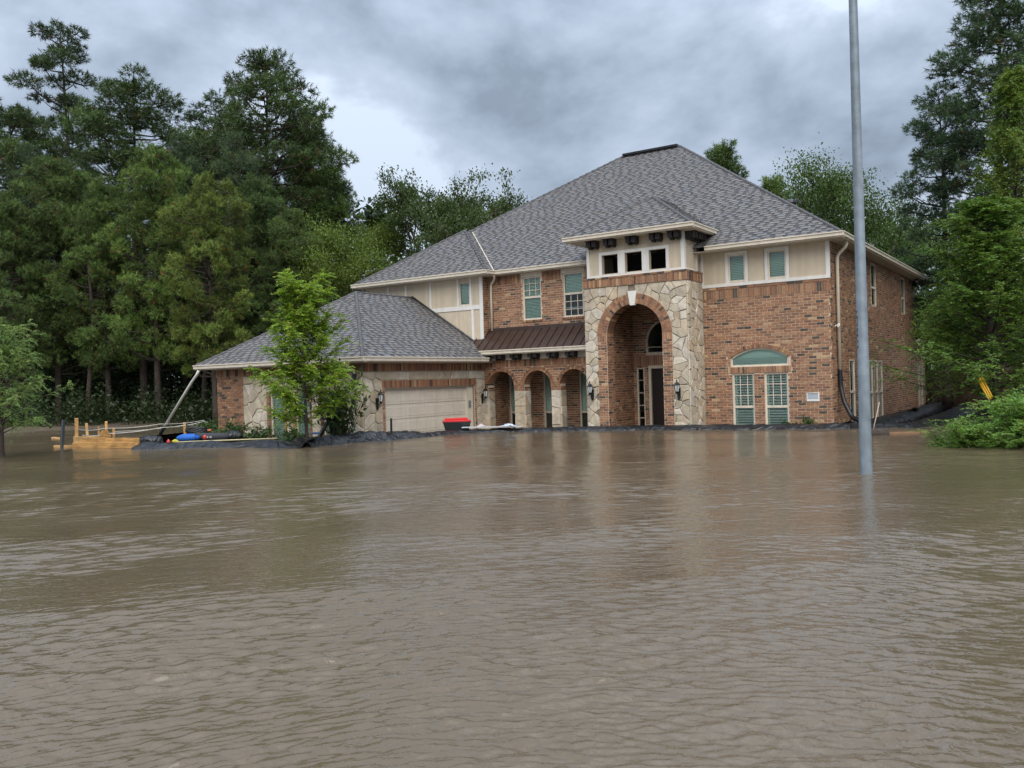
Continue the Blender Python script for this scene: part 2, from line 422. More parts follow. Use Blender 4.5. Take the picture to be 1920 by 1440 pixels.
def seg_arch(s0, s1, zs, zt, n=14):
    """points of a flat arch from (s0,zs) over the crown zt to (s1,zs)"""
    h, w = zt-zs, (s1-s0)/2; r = (w*w+h*h)/(2*h); c = (s0+s1)/2; a0 = math.asin(w/r)
    return [(c+r*math.sin(-a0+2*a0*i/n), zt-r+r*math.cos(-a0+2*a0*i/n)) for i in range(n+1)]
def h_rect(s0, s1, z0, z1, pad=0.0):
    return lambda a, b: (s0-pad, s1+pad) if (b > z0+0.02 and a < z1-0.02) else None
def h_arch(c, r, zs):
    def f(a, b):
        m_ = (a+b)/2
        if m_ < zs: return (c-r, c+r)
        if m_ < zs+r:
            w = math.sqrt(max(0, r*r-(m_-zs)**2)); return (c-w, c+w)
    return f

PAL = [(0.320, 0.165, 0.108), (0.265, 0.130, 0.088), (0.350, 0.190, 0.125), (0.225, 0.118, 0.085), (0.300, 0.142, 0.092), (0.385, 0.220, 0.150),
       (0.270, 0.150, 0.105), (0.085, 0.062, 0.055), (0.060, 0.050, 0.050), (0.470, 0.320, 0.215), (0.335, 0.172, 0.108), (0.200, 0.098, 0.070)]
PW = [14, 14, 12, 10, 14, 7, 10, 6, 4, 4, 10, 7]
PAL = [(r*1.02, g_*1.01, b_*0.83) for r, g_, b_ in PAL]
rb = random.Random(11)
BR = []        # every brick: (origin, a, b, c, palette index, may_be_part)
def brick(o, a, b, c, part=False, dark=None):
    BR.append((o, a, b, c, rb.choices(range(len(PAL)), PW)[0] if dark is None else dark, part))
def brick_rows(fr, s0, s1, z0, z1, holes=(), course=0.089, blen=0.262, part=False, proud=0.012, j=0.020):
    n = max(1, round((z1-z0)/course)); ch = (z1-z0)/n
    for r in range(n):
        za, zb = z0+r*ch, z0+(r+1)*ch
        iv = [(s0, s1)]
        for h in holes:
            k = h(za, zb)
            if not k: continue
            nv = []
            for a, b in iv:
                if k[1] <= a or k[0] >= b: nv.append((a, b)); continue
                if k[0]-a > 0.03: nv.append((a, k[0]))
                if b-k[1] > 0.03: nv.append((k[1], b))
            iv = nv
        off = (blen/2 if r % 2 else 0) + rb.uniform(-0.02, 0.02)
        for a, b in iv:
            s = s0-off+math.floor((a-s0+off)/blen)*blen
            while s < b-1e-6:
                e = s+blen
                x0, x1 = max(s, a)+j/2, min(e, b)-j/2
                if x1-x0 > 0.03:
                    pr = proud+rb.uniform(-0.004, 0.004)
                    brick(fr.p(x0, za+j/2, -0.015), fr.S*(x1-x0), Zv*(ch-j), fr.N*(0.015+pr), part)
                s = e
def soldiers(fr, s0, s1, z0, z1, proud=0.03, w=0.083, j=0.018, part=False):
    n = max(1, round((s1-s0)/w)); ww = (s1-s0)/n
    for i in range(n):
        pr = proud+rb.uniform(-0.004, 0.004)
        brick(fr.p(s0+i*ww+j/2, z0+j/2, -0.015), fr.S*(ww-j), Zv*(z1-z0-j), fr.N*(0.015+pr), part)
def arch_ring(fr, c, zs, r0, r1, a0, a1, n, d0, d1, part=False, j=0.010):
    for i in range(n):
        t0, t1 = a0+(a1-a0)*i/n, a0+(a1-a0)*(i+1)/n; tm = (t0+t1)/2
        rad = fr.S*math.cos(tm) + Zv*math.sin(tm); tan = fr.S*(-math.sin(tm)) + Zv*math.cos(tm)
        w = abs(t1-t0)*(r0+r1)/2*0.97 - j
        o = fr.p(c, zs, d0) + rad*(r0+j/2) - tan*(w/2)
        brick(o, tan*w, rad*(r1-r0-j), fr.N*(d1-d0), part)

# ---- stones
STW = [(0.50, 0.43, 0.325), (0.57, 0.50, 0.39), (0.44, 0.375, 0.28), (0.61, 0.565, 0.48), (0.53, 0.44, 0.31), (0.36, 0.315, 0.255), (0.465, 0.36, 0.24), (0.56, 0.52, 0.45)]
rs = random.Random(23)
STONES = []
def clip_half(poly, px, py, nx, ny):
    out = []
    for i in range(len(poly)):
        a, b = poly[i], poly[(i+1) % len(poly)]
        da = (a[0]-px)*nx+(a[1]-py)*ny; db = (b[0]-px)*nx+(b[1]-py)*ny
        if da <= 0: out.append(a)
        if (da < 0 < db) or (db < 0 < da):
            t = da/(da-db); out.append((a[0]+(b[0]-a[0])*t, a[1]+(b[1]-a[1])*t))
    return out
def stones(fr, s0, s1, z0, z1, size, avoid=None, push=None, parent=None, pale=0.0, gap=0.010):
    """crazy-paved facing stones on a rectangle of wall; avoid(s,z)->True drops a seed, push moves a corner out of an opening"""
    w, h = s1-s0, z1-z0
    nx = max(1, round(w/size)); nz = max(1, round(h/size*1.25)); seeds = []; dummy = []
    for i in range(nx):
        for k in range(nz):
            x = s0+(i+0.5+rs.uniform(-0.42, 0.42)+(0.5 if k % 2 else 0)*(1 if nx > 1 else 0))*w/nx
            z = z0+(k+0.5+rs.uniform(-0.38, 0.38))*h/nz
            if x > s1: x -= w
            if rs.random() < 0.12: continue
            if avoid and avoid(x, z): dummy.append((x, z)); continue
            seeds.append((x, z))
    for q, (x, z) in enumerate(seeds):
        poly = rect(s0, s1, z0, z1)
        near = sorted(seeds+dummy, key=lambda p: (p[0]-x)**2+(p[1]-z)**2)[1:22]
        for ax, az in near:
            poly = clip_half(poly, (x+ax)/2, (z+az)/2, ax-x, az-z)
            if len(poly) < 3: break
        if len(poly) < 3: continue
        pts = []
        for i in range(len(poly)):
            a, b = poly[i], poly[(i+1) % len(poly)]
            L_ = math.hypot(b[0]-a[0], b[1]-a[1])
            if L_ < 0.03: continue
            pts.append(a)
            if L_ > 0.16:
                edge = (abs(a[0]-b[0]) < 1e-6 and (abs(a[0]-s0) < 1e-6 or abs(a[0]-s1) < 1e-6)) or (abs(a[1]-b[1]) < 1e-6)
                jj = 0.0 if edge else 0.022
                pts.append(((a[0]+b[0])/2+rs.uniform(-jj, jj), (a[1]+b[1])/2+rs.uniform(-jj, jj)))
        if push: pts = [push(*p) for p in pts]
        if len(pts) < 3: continue
        cx, cz = sum(p[0] for p in pts)/len(pts), sum(p[1] for p in pts)/len(pts)
        area = abs(sum(pts[i][0]*pts[(i+1) % len(pts)][1]-pts[(i+1) % len(pts)][0]*pts[i][1] for i in range(len(pts))))/2
        if area < 0.004: continue
        rad = math.sqrt(area/3.14)
        hgt = rs.uniform(0.022, 0.048)
        def ring(k, d): return [fr.p(cx+(p[0]-cx)*k, cz+(p[1]-cz)*k, d) for p in pts]
        g = 1-(gap*(1-0.35*(pale > 0)))/rad
        col = rs.choice(STW); f = rs.uniform(0.86, 1.12); col = tuple(c*f*(1-pale)+q_*pale*f for c, q_ in zip(col, (0.60, 0.51, 0.385)))
        n = len(pts); mb = MB()
        base = fr.p(cx, cz, 0)
        vs = [v-base for v in ring(g, -0.01)+ring(g*0.985, hgt*0.62)+ring(g*0.90, hgt)] + [fr.p(cx, cz, hgt*rs.uniform(1.0, 1.2))-base]
        fs = [(i, (i+1) % n, n+(i+1) % n, n+i) for i in range(n)] + [(n+i, n+(i+1) % n, 2*n+(i+1) % n, 2*n+i) for i in range(n)]
        fs += [(2*n+i, 2*n+(i+1) % n, 3*n) for i in range(n)]
        mb.add(vs, fs, col)
        me = mb.mesh('stone', M['stone'])
        bm = bmesh.new(); bm.from_mesh(me); bmesh.ops.recalc_face_normals(bm, faces=bm.faces)
        if bm.faces[-1:] and bm.faces[len(bm.faces)-1].normal.dot(fr.N) < 0:
            for f_ in bm.faces: f_.normal_flip()
        bm.to_mesh(me); bm.free()
        link('stone', me, parent, base); STONES.append(me)

# ---- windows
def window(fr, s0, s1, z0, z1, blind='closed', rail=None, nx=0, nz=0, rec=0.07, fw=0.055, crown=None, mat='cream', muntin_z=None):
    """frame mesh is the part; pane, muntins and blind are its sub-parts.  crown = (spring, top) for an arched head"""
    fr_mb = MB()
    def bar(a0, a1, b0, b1, d0, d1, mb=fr_mb): mb.obox(fr.p(a0, b0, d0), fr.S*(a1-a0), Zv*(b1-b0), fr.N*(d1-d0))
    d0, d1 = -rec-0.05, -rec+0.03
    zt = crown[0] if crown else z1
    bar(s0, s0+fw, z0, zt, d0, d1); bar(s1-fw, s1, z0, zt, d0, d1); bar(s0+fw, s1-fw, z0, z0+fw, d0, d1)
    if not crown: bar(s0+fw, s1-fw, z1-fw, z1, d0, d1)
    else:
        pts = seg_arch(s0, s1, crown[0], crown[1]) if len(crown) == 2 else arch_pts((s0+s1)/2, (s1-s0)/2, crown[0])
        c = (s0+s1)/2; inn = [(c+(p[0]-c)*(1-fw/(s1-s0)*2), crown[0]+(p[1]-crown[0])-fw) for p in pts]
        inn = [(p[0], max(p[1], crown[0]-fw)) for p in inn]
        for i in range(len(pts)-1):
            q = [fr.p(*pts[i], d1), fr.p(*pts[i+1], d1), fr.p(*inn[i+1], d1), fr.p(*inn[i], d1)]
            w = [fr.p(*inn[i], d1), fr.p(*inn[i+1], d1), fr.p(*inn[i+1], d0), fr.p(*inn[i], d0)]
            fr_mb.add(q, [(0, 1, 2, 3)]); fr_mb.add(w, [(0, 1, 2, 3)])
    if rail is not None: bar(s0+fw, s1-fw, rail-0.04, rail+0.04, d0, d1-0.004)
    w = fr_mb.build('window', M[mat], HOUSE)
    pane = MB(); dg = -rec-0.018
    outl = rect(s0+fw*0.5, s1-fw*0.5, z0+fw*0.5, z1-fw*0.5)
    if crown: outl = [(s0+fw*.5, z0+fw*.5), (s1-fw*.5, z0+fw*.5)] + [(c_[0], c_[1]-0.02) for c_ in pts[::-1]]
    pane.add([fr.p(s, z, dg) for s, z in outl], [tuple(range(len(outl)))])
    pane.build('pane', M['glass'], w)
    if nx or nz:
        t = 0.012; bars = []
        for zz0, zz1 in ([(z0, rail), (rail, z1)] if rail is not None else [(z0, zt if crown else z1)]):
            if muntin_z == 'top' and rail is not None and zz0 == z0: continue
            if muntin_z == 'low' and rail is not None and zz0 != z0: continue
            for i in range(1, nx): x = s0+(s1-s0)*i/nx; mu = MB(); bars.append(mu); mu.obox(fr.p(x-t, zz0+fw, dg+0.003), fr.S*(2*t), Zv*(zz1-zz0-2*fw), fr.N*0.012)
            for i in range(1, nz): z = zz0+(zz1-zz0)*i/nz; mu = MB(); bars.append(mu); mu.obox(fr.p(s0+fw, z-t, dg+0.004), fr.S*(s1-s0-2*fw), Zv*(2*t), fr.N*0.009)
        for mu in bars: mu.build('muntin', M[mat], w)
    if blind != 'none':
        bl = MB(); lo = z0+fw
        if blind in ('top', 'half') and rail is not None: lo = rail+0.02
        step = 0.055 if blind != 'open' else 0.088
        z = lo
        while z < (zt if crown else z1)-0.02:
            hh = step*0.93 if blind != 'open' else 0.056
            d = -rec-0.06; tilt = 0.022 if blind != 'open' else 0.045
            a, b = s0+fw*.6, s1-fw*.6
            lo_p = [fr.p(a, z, d+tilt), fr.p(b, z, d+tilt), fr.p(b, z+hh, d-tilt), fr.p(a, z+hh, d-tilt)]
            bl.add(lo_p, [(0, 1, 2, 3)])
            z += step
        if blind == 'open':       # plantation shutter stiles
            for a, b in ((s0+fw, s0+fw+0.06), (s1-fw-0.06, s1-fw)): bl.obox(fr.p(a, z0+fw, -rec-0.075), fr.S*(b-a), Zv*(z1-z0-2*fw), fr.N*0.02)
        if crown: bl.add([fr.p(c_[0], c_[1]-0.03, -rec-0.1) for c_ in pts] , [tuple(range(len(pts)))])
        bl.build('blind', M['blind'], w)
    return w
def board(mb, fr, s0, s1, z0, z1, d0, d1, col=(1, 1, 1)): mb.obox(fr.p(s0, z0, d0), fr.S*(s1-s0), Zv*(z1-z0), fr.N*(d1-d0), col)

ZB = -0.7
# ---- right wing, street front
FA = front(0.0)
lw = [(-3.27, -2.53), (-2.18, -1.40)]; uw = [(-3.30, -2.72), (-1.96, -1.36)]
hol = [rect(a, b, -0.3, 1.74) for a, b in lw] + [rect(a, b, 4.83, 5.75) for a, b in uw]
hol.append([(-1.38, 1.97), (-3.31, 1.97)] + seg_arch(-3.31, -1.38, 2.29, 2.58))
WA = slab('brick_wall', FA, rect(-4.40, -0.22, ZB, 5.95), hol, 0.22, M['mortar'])
def h_seg(s0, s1, zb, zs, zt):
    pts = seg_arch(s0, s1, zs, zt, 40)
    def f(a, b):
        m_ = (a+b)/2
        if m_ < zb or m_ > zt: return None
        if m_ < zs: return (s0, s1)
        xs = [p[0] for p in pts if p[1] > m_]; return (min(xs), max(xs)) if xs else None
    return f
ho = [h_rect(a, b, -0.3, 1.74) for a, b in lw] + [h_seg(-3.31-0.10, -1.38+0.10, 1.74, 2.33, 2.70)]
brick_rows(FA, -4.26, -0.006, -0.60, 4.29, ho, part=True)
soldiers(FA, -4.26, -0.006, 4.29, 4.60, 0.022, part=True); brick_rows(FA, -4.26, -0.001, 4.60, 4.69, (), proud=0.034)
soldiers(FA, -3.41, -1.28, 1.745, 1.965, 0.022, part=True)
for (c0, z0), (c1, z1) in zip(seg_arch(-3.38, -1.31, 2.30, 2.64, 30)[:-1], seg_arch(-3.38, -1.31, 2.30, 2.64, 30)[1:]):
    t = Vector((c1-c0, 0, z1-z0)); n_ = Vector((-t.z, 0, t.x)).normalized()
    brick(FA.p(c0, z0, -0.015)-n_*0.06, t*0.87, n_*0.12, FA.N*0.045, False)
for s in (-3.405, -1.29): brick_rows(FA, s-0.003, s+0.09, 1.965, 2.33, (), blen=0.2, proud=0.02)
for a, b in lw: window(FA, a, b, -0.3, 1.74, 'open', rail=0.62, nx=3, nz=3, muntin_z='top')
for a, b in uw: window(FA, a, b, 4.83, 5.75, 'closed', rec=0.03)
window(FA, -3.31, -1.38, 1.97, 2.58, 'closed', crown=(2.29, 2.58))
# painted panel over the brick, with its boards
mb = MB()
for a, b, c, d in ((-4.26, -3.41, 4.72, 5.9), (-2.61, -2.09, 4.72, 5.9), (-1.25, -0.10, 4.72, 5.9)): board(mb, FA, a, b, c, d, 0.001, 0.014)
for a, b in uw: board(mb, FA, a-0.11, b+0.11, 5.83, 5.9, 0.001, 0.014)
mb.build('panel', M['stucco'], HOUSE)
mb = MB(); board(mb, FA, -4.26, 0.02, 4.695, 4.80, 0.001, 0.05); board(mb, FA, -0.11, 0.02, 4.80, 5.9, 0.001, 0.045)
for a, b in uw:
    board(mb, FA, a-0.10, a, 4.80, 5.85, 0.001, 0.038); board(mb, FA, b, b+0.10, 4.80, 5.85, 0.001, 0.038); board(mb, FA, a, b, 5.75, 5.85, 0.001, 0.036)
board(mb, FA, -4.26, -4.18, 4.80, 5.9, 0.001, 0.03)
mb.build('trim', M['trim'], HOUSE)

# ---- right flank
FB = rightf(0.0)
sw = [(2.35, 3.1, 0.1, 2.11), (5.55, 6.15, -0.1, 2.09), (6.45, 7.1, -0.1, 2.09), (7.35, 8.0, -0.1, 2.09), (6.3, 7.2, 4.18, 5.76), (12.7, 13.6, 4.18, 5.76), (16.6, 17.2, 0.0, 2.0), (17.45, 18.05, 0.0, 2.0)]
WB_ = slab('brick_wall', FB, [(0, ZB), (18.9, ZB), (18.9, 3.0), (16.26, 3.0), (16.26, 5.95), (0, 5.95)], [rect(*w) for w in sw], 0.22, M['mortar'])
brick_rows(FB, -0.022, 16.26, 3.0, 5.9, [h_rect(*w) for w in sw]); brick_rows(FB, -0.022, 18.9, -0.6, 3.0, [h_rect(*w) for w in sw])
for w in sw: window(FB, *w, 'none', rail=(w[2]+w[3])/2-0.1, fw=0.04, rec=0.015)
# ---- closing walls nobody sees from the street
mb = MB(); mb.box(-18.9, 0, 16.1, 16.26, ZB, 5.95); mb.box(-19.25, -19.1, -0.6, 16.26, ZB, 5.95); mb.box(-3.0, 0, 18.75, 18.9, ZB, 3.0); mb.box(-3.2, 0.4, 16.27, 19.2, 3.0, 3.12)
mb.build('brick_wall', M['brick'], HOUSE)

# ---- entry tower
TL, TR, TY = -8.10, -4.26, -1.40
FT = front(TY); AC, AR, AS = -6.19, 1.045, 3.20
outl = [(TL, ZB), (AC-AR-0.014, ZB)] + arch_pts(AC, AR+0.014, AS, 24) + [(AC+AR+0.014, ZB), (TR, ZB), (TR, 5.10), (TL, 5.10)]
WT = slab('stone_wall', FT, outl, [], 0.50, M['stone_mortar'])
FTR = rightf(TR)
WTR = slab('stone_wall', FTR, rect(TY+0.5, 0.0, ZB, 5.10), [], 0.25, M['stone_mortar'])
FTL = leftf(TL); mb = MB(); board(mb, FTL, TY+0.5, 0.2, ZB, 5.10, -0.25, 0.0); mb.build('stone_wall', M['stone'], HOUSE)
RO = AR+0.36
def avoid_arch(x, z): return (abs(x-AC) < RO-0.08 and z < AS) or math.hypot(x-AC, z-AS) < RO-0.08
def push_arch(x, z):
    lim = RO-0.03
    if z < AS:
        if abs(x-AC) < lim: x = AC+math.copysign(lim, x-AC)
    else:
        r = math.hypot(x-AC, z-AS)
        if r < lim: x, z = AC+(x-AC)*lim/max(r, 1e-3), AS+(z-AS)*lim/max(r, 1e-3)
    return (x, z)
stones(FT, TL, TR, -0.6, 4.90, 0.315, avoid_arch, push_arch, WT, pale=0.36, gap=0.0085)
stones(FTR, TY, 0.0, -0.6, 4.90, 0.33, None, None, WTR, pale=0.36, gap=0.0085)
mb = MB(); board(mb, FT, TL-0.03, TR+0.03, 4.905, 5.25, 0.001, 0.045); board(mb, FTR, TY-0.044, -0.001, 4.905, 5.25, 0.001, 0.03); mb.build('brick_wall', M['mortar'], HOUSE)
soldiers(FT, TL-0.03, TR+0.03, 4.905, 5.18, 0.066, part=True); brick_rows(FT, TL-0.04, TR+0.04, 5.18, 5.257, (), proud=0.085)
soldiers(FTR, TY-0.03, -0.002, 4.905, 5.18, 0.05, part=True); brick_rows(FTR, TY-0.04, -0.002, 5.18, 5.257, (), proud=0.062)
# brick arch and jambs
arch_ring(FT, AC, AS, AR+0.002, AR+0.18, 0.0, math.pi, 38, -0.49, 0.055, True); arch_ring(FT, AC, AS, AR+0.18, RO, 0.0, math.pi, 46, -0.01, 0.06, True)
mb = MB()
for s in (-1, 1): board(mb, FT, *(sorted((AC+s*(AR-0.001), AC+s*RO))), ZB, AS, 0.0, 0.042)
for i in range(32):
    t0, t1 = math.pi*i/32, math.pi*(i+1)/32
    p = [(AC+r*math.cos(t), AS+r*math.sin(t)) for r, t in ((AR+.002, t0), (RO, t0), (RO, t1), (AR+.002, t1))]
    mb.add([FT.p(a, b, 0.042) for a, b in p]+[FT.p(a, b, 0.0) for a, b in p], [(0, 1, 2, 3), (1, 5, 6, 2), (0, 3, 7, 4)])
mb.build('brick_arch', M['mortar'], HOUSE)
for s in (-1, 1):
    a, b = sorted((AC+s*AR, AC+s*RO)); f2 = front(TY-0.042)
    brick_rows(f2, a, b, -0.6, AS-0.22, (), part=True); soldiers(f2, a, b, AS-0.22, AS, 0.014, part=True)
FJ = rightf(AC-AR); mb = MB(); board(mb, FJ, TY, TY+0.5, ZB, AS, -0.3, 0.001); mb.build('brick_wall', M['mortar'], HOUSE)
brick_rows(FJ, TY-0.04, TY+0.5, -0.6, AS, (), proud=0.014)
FJ2 = leftf(AC+AR); brick_rows(FJ2, TY-0.04, TY+0.5, -0.6, AS, (), proud=0.012)
mb = MB(); k = [(-0.085, 4.19), (0.085, 4.19), (0.165, 4.68), (-0.165, 4.68)]
v = [FT.p(AC+a, b, 0.0) for a, b in k]+[FT.p(AC+a, b, 0.11) for a, b in k]
mb.add(v, [(4, 5, 6, 7), (0, 1, 5, 4), (1, 2, 6, 5), (2, 3, 7, 6), (3, 0, 4, 7)]); mb.build('keystone', M['trim'], HOUSE)
# porch inside the tower
PX0, PX1, PY = -7.5, -4.88, 1.20
FP = front(PY); FPL = rightf(PX0); FPR = leftf(PX1)
hol = [rect(-7.36, -7.06, -0.28, 2.07), rect(-6.88, -5.55, -0.36, 2.12), [(-5.45, 2.58), (-6.95, 2.58)] + arch_pts(-6.2, 0.75, 3.06)]
slab('brick_wall', FP, rect(PX0-0.2, PX1+0.2, ZB, 5.0), hol, 0.2, M['mortar'])
brick_rows(FP, PX0, PX1, -0.5, 4.9, [h_rect(-7.36, -7.06, -0.28, 2.07), h_rect(-6.88, -5.55, -0.5, 2.12), h_rect(PX0, PX1, 2.14, 2.52), lambda a, b: (-6.95, -5.45) if 2.5 < (a+b)/2 < 3.06 else None, h_arch(-6.2, 0.75, 3.06) if False else (lambda a, b: (h_arch(-6.2, 0.75, 3.06)(a, b) if (a+b)/2 >= 3.06 else None))])
soldiers(FP, PX0, PX1, 2.14, 2.52, 0.02)
mb = MB(); board(mb, FPL, TY+0.5, PY, ZB, 5.0, -0.2, 0.0); board(mb, FPR, TY+0.5, PY, ZB, 5.0, -0.2, 0.0); mb.build('brick_wall', M['mortar'], HOUSE)
brick_rows(FPL, TY+0.5, PY, -0.5, 4.9); brick_rows(FPR, TY+0.5, PY, -0.5, 4.9)
mb = MB(); mb.box(PX0-0.2, PX1+0.2, TY+0.4, PY+0.2, 4.9, 5.05); mb.build('porch_ceiling', M['soffit'], HOUSE)
window(FP, -7.36, -7.06, -0.28, 2.07, 'none', nx=1, nz=5, rec=0.04, fw=0.04)
window(FP, -6.95, -5.45, 2.58, 3.81, 'none', crown=(3.06, 3.81, 1), nx=2, nz=2, rec=0.04)
mb = MB(); board(mb, FP, -6.88, -6.78, -0.4, 2.12, -0.12, 0.03); board(mb, FP, -5.65, -5.55, -0.4, 2.12, -0.12, 0.03); board(mb, FP, -6.78, -5.65, 2.03, 2.12, -0.12, 0.03)
mb.build('door_frame', M['cream'], HOUSE)
mb = MB(); board(mb, FP, -6.78, -5.65, -0.4, 2.03, -0.10, -0.06)
dr = mb.build('front_door', M['door_wood'], HOUSE)
mb = MB()
for z0, z1 in ((-0.25, 0.75), (0.9, 1.9)):
    for a, b in ((-6.68, -6.25), (-6.17, -5.74)): board(mb, FP, a, b, z0, z1, -0.06, -0.045)
mb.build('door_panel', M['door_wood'], dr)
# upper storey of the tower: painted siding with three small openings
TS0, TS1 = -7.94, -4.32; FS = front(TY+0.02)
ow = [(-7.36, -6.74), (-6.47, -5.83), (-5.57, -4.95)]
slab('siding_wall', FS, rect(TS0, TS1, 5.2, 6.56), [rect(a, b, 5.36, 6.02) for a, b in ow], 0.16, M['stucco'])
mb = MB(); mb.box(TS1-0.16, TS1, TY+0.19, 0.6, 5.2, 6.56); mb.box(TS0, TS0+0.16, TY+0.19, 0.6, 5.2, 6.56); mb.build('siding_wall', M['stucco'], HOUSE)
mb = MB(); FSR = rightf(TS1)
board(mb, FS, TS0-0.02, TS0+0.09, 5.257, 6.56, 0.001, 0.03); board(mb, FS, TS1-0.10, TS1+0.03, 5.257, 6.56, 0.001, 0.03)
board(mb, FSR, TY+0.02, TY+0.13, 5.257, 6.56, 0.001, 0.03); board(mb, FSR, -0.35, -0.24, 5.257, 6.56, 0.001, 0.03)
board(mb, FS, TS0+0.09, TS1-0.10, 5.257, 5.33, 0.001, 0.026); board(mb, FSR, TY+0.13, -0.35, 5.257, 5.33, 0.001, 0.026)
board(mb, FS, -7.47, -7.36, 5.33, 6.12, 0.001, 0.034); board(mb, FS, -6.74, -6.47, 5.33, 6.12, 0.001, 0.034); board(mb, FS, -5.83, -5.57, 5.33, 6.12, 0.001, 0.034); board(mb, FS, -4.95, -4.84, 5.33, 6.12, 0.001, 0.034)
for a, b in ow: board(mb, FS, a, b, 6.02, 6.12, 0.001, 0.03)
mb.build('trim', M['trim'], HOUSE)
mb = MB(); mb.box(TS0, TS1, 0.3, 0.4, 5.2, 6.6); mb.box(TS0, TS1, TY+0.2, 0.4, 5.1, 5.2); mb.build('tower_loft', M['dark_in'], HOUSE)

# ---- arcade beside the tower
AY = -0.83; FC = front(AY); ax = [(-12.17, 0.61), (-10.51, 0.595), (-8.93, 0.60)]; ASP = 1.49
outl = [(-12.96, ZB)]
for c, r in ax: outl += [(c-r, ZB)] + arch_pts(c, r+0.012, ASP, 18)[1:-1] + [(c+r, ZB)]
outl += [(TL, ZB), (TL, 2.55), (-12.96, 2.55)]
WC = slab('arcade_wall', FC, outl, [], 0.42, M['mortar'])
def h_ring(c, r): 
    g = h_arch(c, r, ASP)
    return lambda a, b: g(a, b) if (a+b)/2 > 1.30 else None
brick_rows(FC, -12.96, TL, 1.33, 2.25, [h_ring(c, r+(0.16)) for c, r in ax])
soldiers(FC, -12.96, TL, 2.25, 2.53, 0.024)
for c, r in ax:
    arch_ring(FC, c, ASP, r+0.001, r+0.085, 0.0, math.pi, 26, -0.40, 0.03); arch_ring(FC, c, ASP, r+0.085, r+0.165, 0, math.pi, 30, -0.01, 0.034)
    for s in (-1, 1):
        a, b = sorted((c+s*r, c+s*(r+0.16))); 
        if b < TL: brick_rows(FC, a, b, 1.33, ASP, (), blen=0.17, proud=0.03)
    fj = rightf(c-r); brick_rows(fj, AY, AY+0.42, 1.33, ASP, ())
cols = [(-12.96, ax[0][0]-ax[0][1]), (ax[0][0]+ax[0][1], ax[1][0]-ax[1][1]), (ax[1][0]+ax[1][1], ax[2][0]-ax[2][1]), (ax[2][0]+ax[2][1], TL)]
for a, b in cols:
    stones(FC, a+0.005, b-0.005, -0.6, 1.33, 0.36, None, None, WC, pale=0.45)
    if b < TL: stones(rightf(b), AY, AY+0.42, -0.6, 1.33, 0.36, None, None, WC, pale=0.2)
FCB = front(0.80)
cw = [(-12.86, -12.05), (-11.24, -10.4), (-9.62, -8.8)]
slab('brick_wall', FCB, rect(-13.0, TL, ZB, 3.0), [rect(a, b, -0.3, 1.98) for a, b in cw], 0.2, M['mortar'])
brick_rows(FCB, -13.0, TL, -0.5, 2.9, [h_rect(a, b, -0.3, 1.98) for a, b in cw])
for a, b in cw: window(FCB, a, b, -0.3, 1.98, 'top', rail=0.45, nx=3, nz=3, muntin_z='top', rec=0.05)
mb = MB(); mb.box(-13.0, TL, AY+0.02, 0.8, 2.5, 2.6); mb.build('porch_ceiling', M['soffit'], HOUSE)
mb = MB(); FGI = rightf(-12.955); board(mb, FGI, AY+0.42, 0.8, ZB, 2.6, -0.1, 0.0); mb.build('brick_wall', M['mortar'], HOUSE); brick_rows(FGI, AY+0.43, 0.8, -0.5, 2.5)
mb = MB(); board(mb, FC, -12.93, TL, 2.535, 2.84, 0.0, 0.045); mb.build('frieze', M['cream'], HOUSE)
mb0 = MB(); mb0.box(-0.19, -0.03, -0.30, 0, -0.10, 0.10); mb0.box(0.03, 0.19, -0.30, 0, -0.10, 0.10); mb0.box(-0.21, 0.21, -0.36, 0, 0.10, 0.15); mb0.box(-0.17, -0.05, -0.16, 0, -0.16, -0.10); mb0.box(0.05, 0.17, -0.16, 0, -0.16, -0.10)
me_br = mb0.mesh('bracket', M['bracket'])
for x in (-12.09, -11.33, -10.52, -9.70, -8.91): link('bracket', me_br, HOUSE, (x, AY-0.046, 2.68))
for x in (-7.62, -6.95, -6.10, -5.22, -4.56): link('bracket', me_br, HOUSE, (x, TY-0.012, 6.41))
for y in (-1.12, -0.62, -0.15):
    o = link('bracket', me_br, HOUSE, (TS1+0.032, y, 6.41)); o.rotation_euler = (0, 0, math.pi/2)
# ---- brick wall over the arcade roof
FD = front(-0.25); dw = [(-11.43, -10.59), (-9.62, -8.76)]
slab('brick_wall', FD, rect(-13.3, TL+0.2, 2.6, 5.95), [rect(a, b, 4.06, 5.71) for a, b in dw], 0.22, M['mortar'])
brick_rows(FD, -13.04, TL, 3.3, 5.50, [h_rect(a, b, 4.06, 5.95) for a, b in dw]); 
for a, b in ((-13.04, -11.50), (-10.52, -9.70), (-8.68, TL)): soldiers(FD, a, b, 5.50, 5.86, 0.02)
for a, b in dw: window(FD, a, b, 4.06, 5.71, 'top' if b > -9 else 'closed', rail=4.93, nx=3, nz=3, muntin_z='low' if b > -9 else 'top')
mb = MB()
for a, b in dw: board(mb, FD, a-0.06, b+0.06, 5.71, 5.9, 0.0, 0.02)
mb.build('frieze', M['cream'], HOUSE)
for a, b in dw: soldiers(FD, a-0.04, b+0.04, 3.965, 4.055, 0.045)
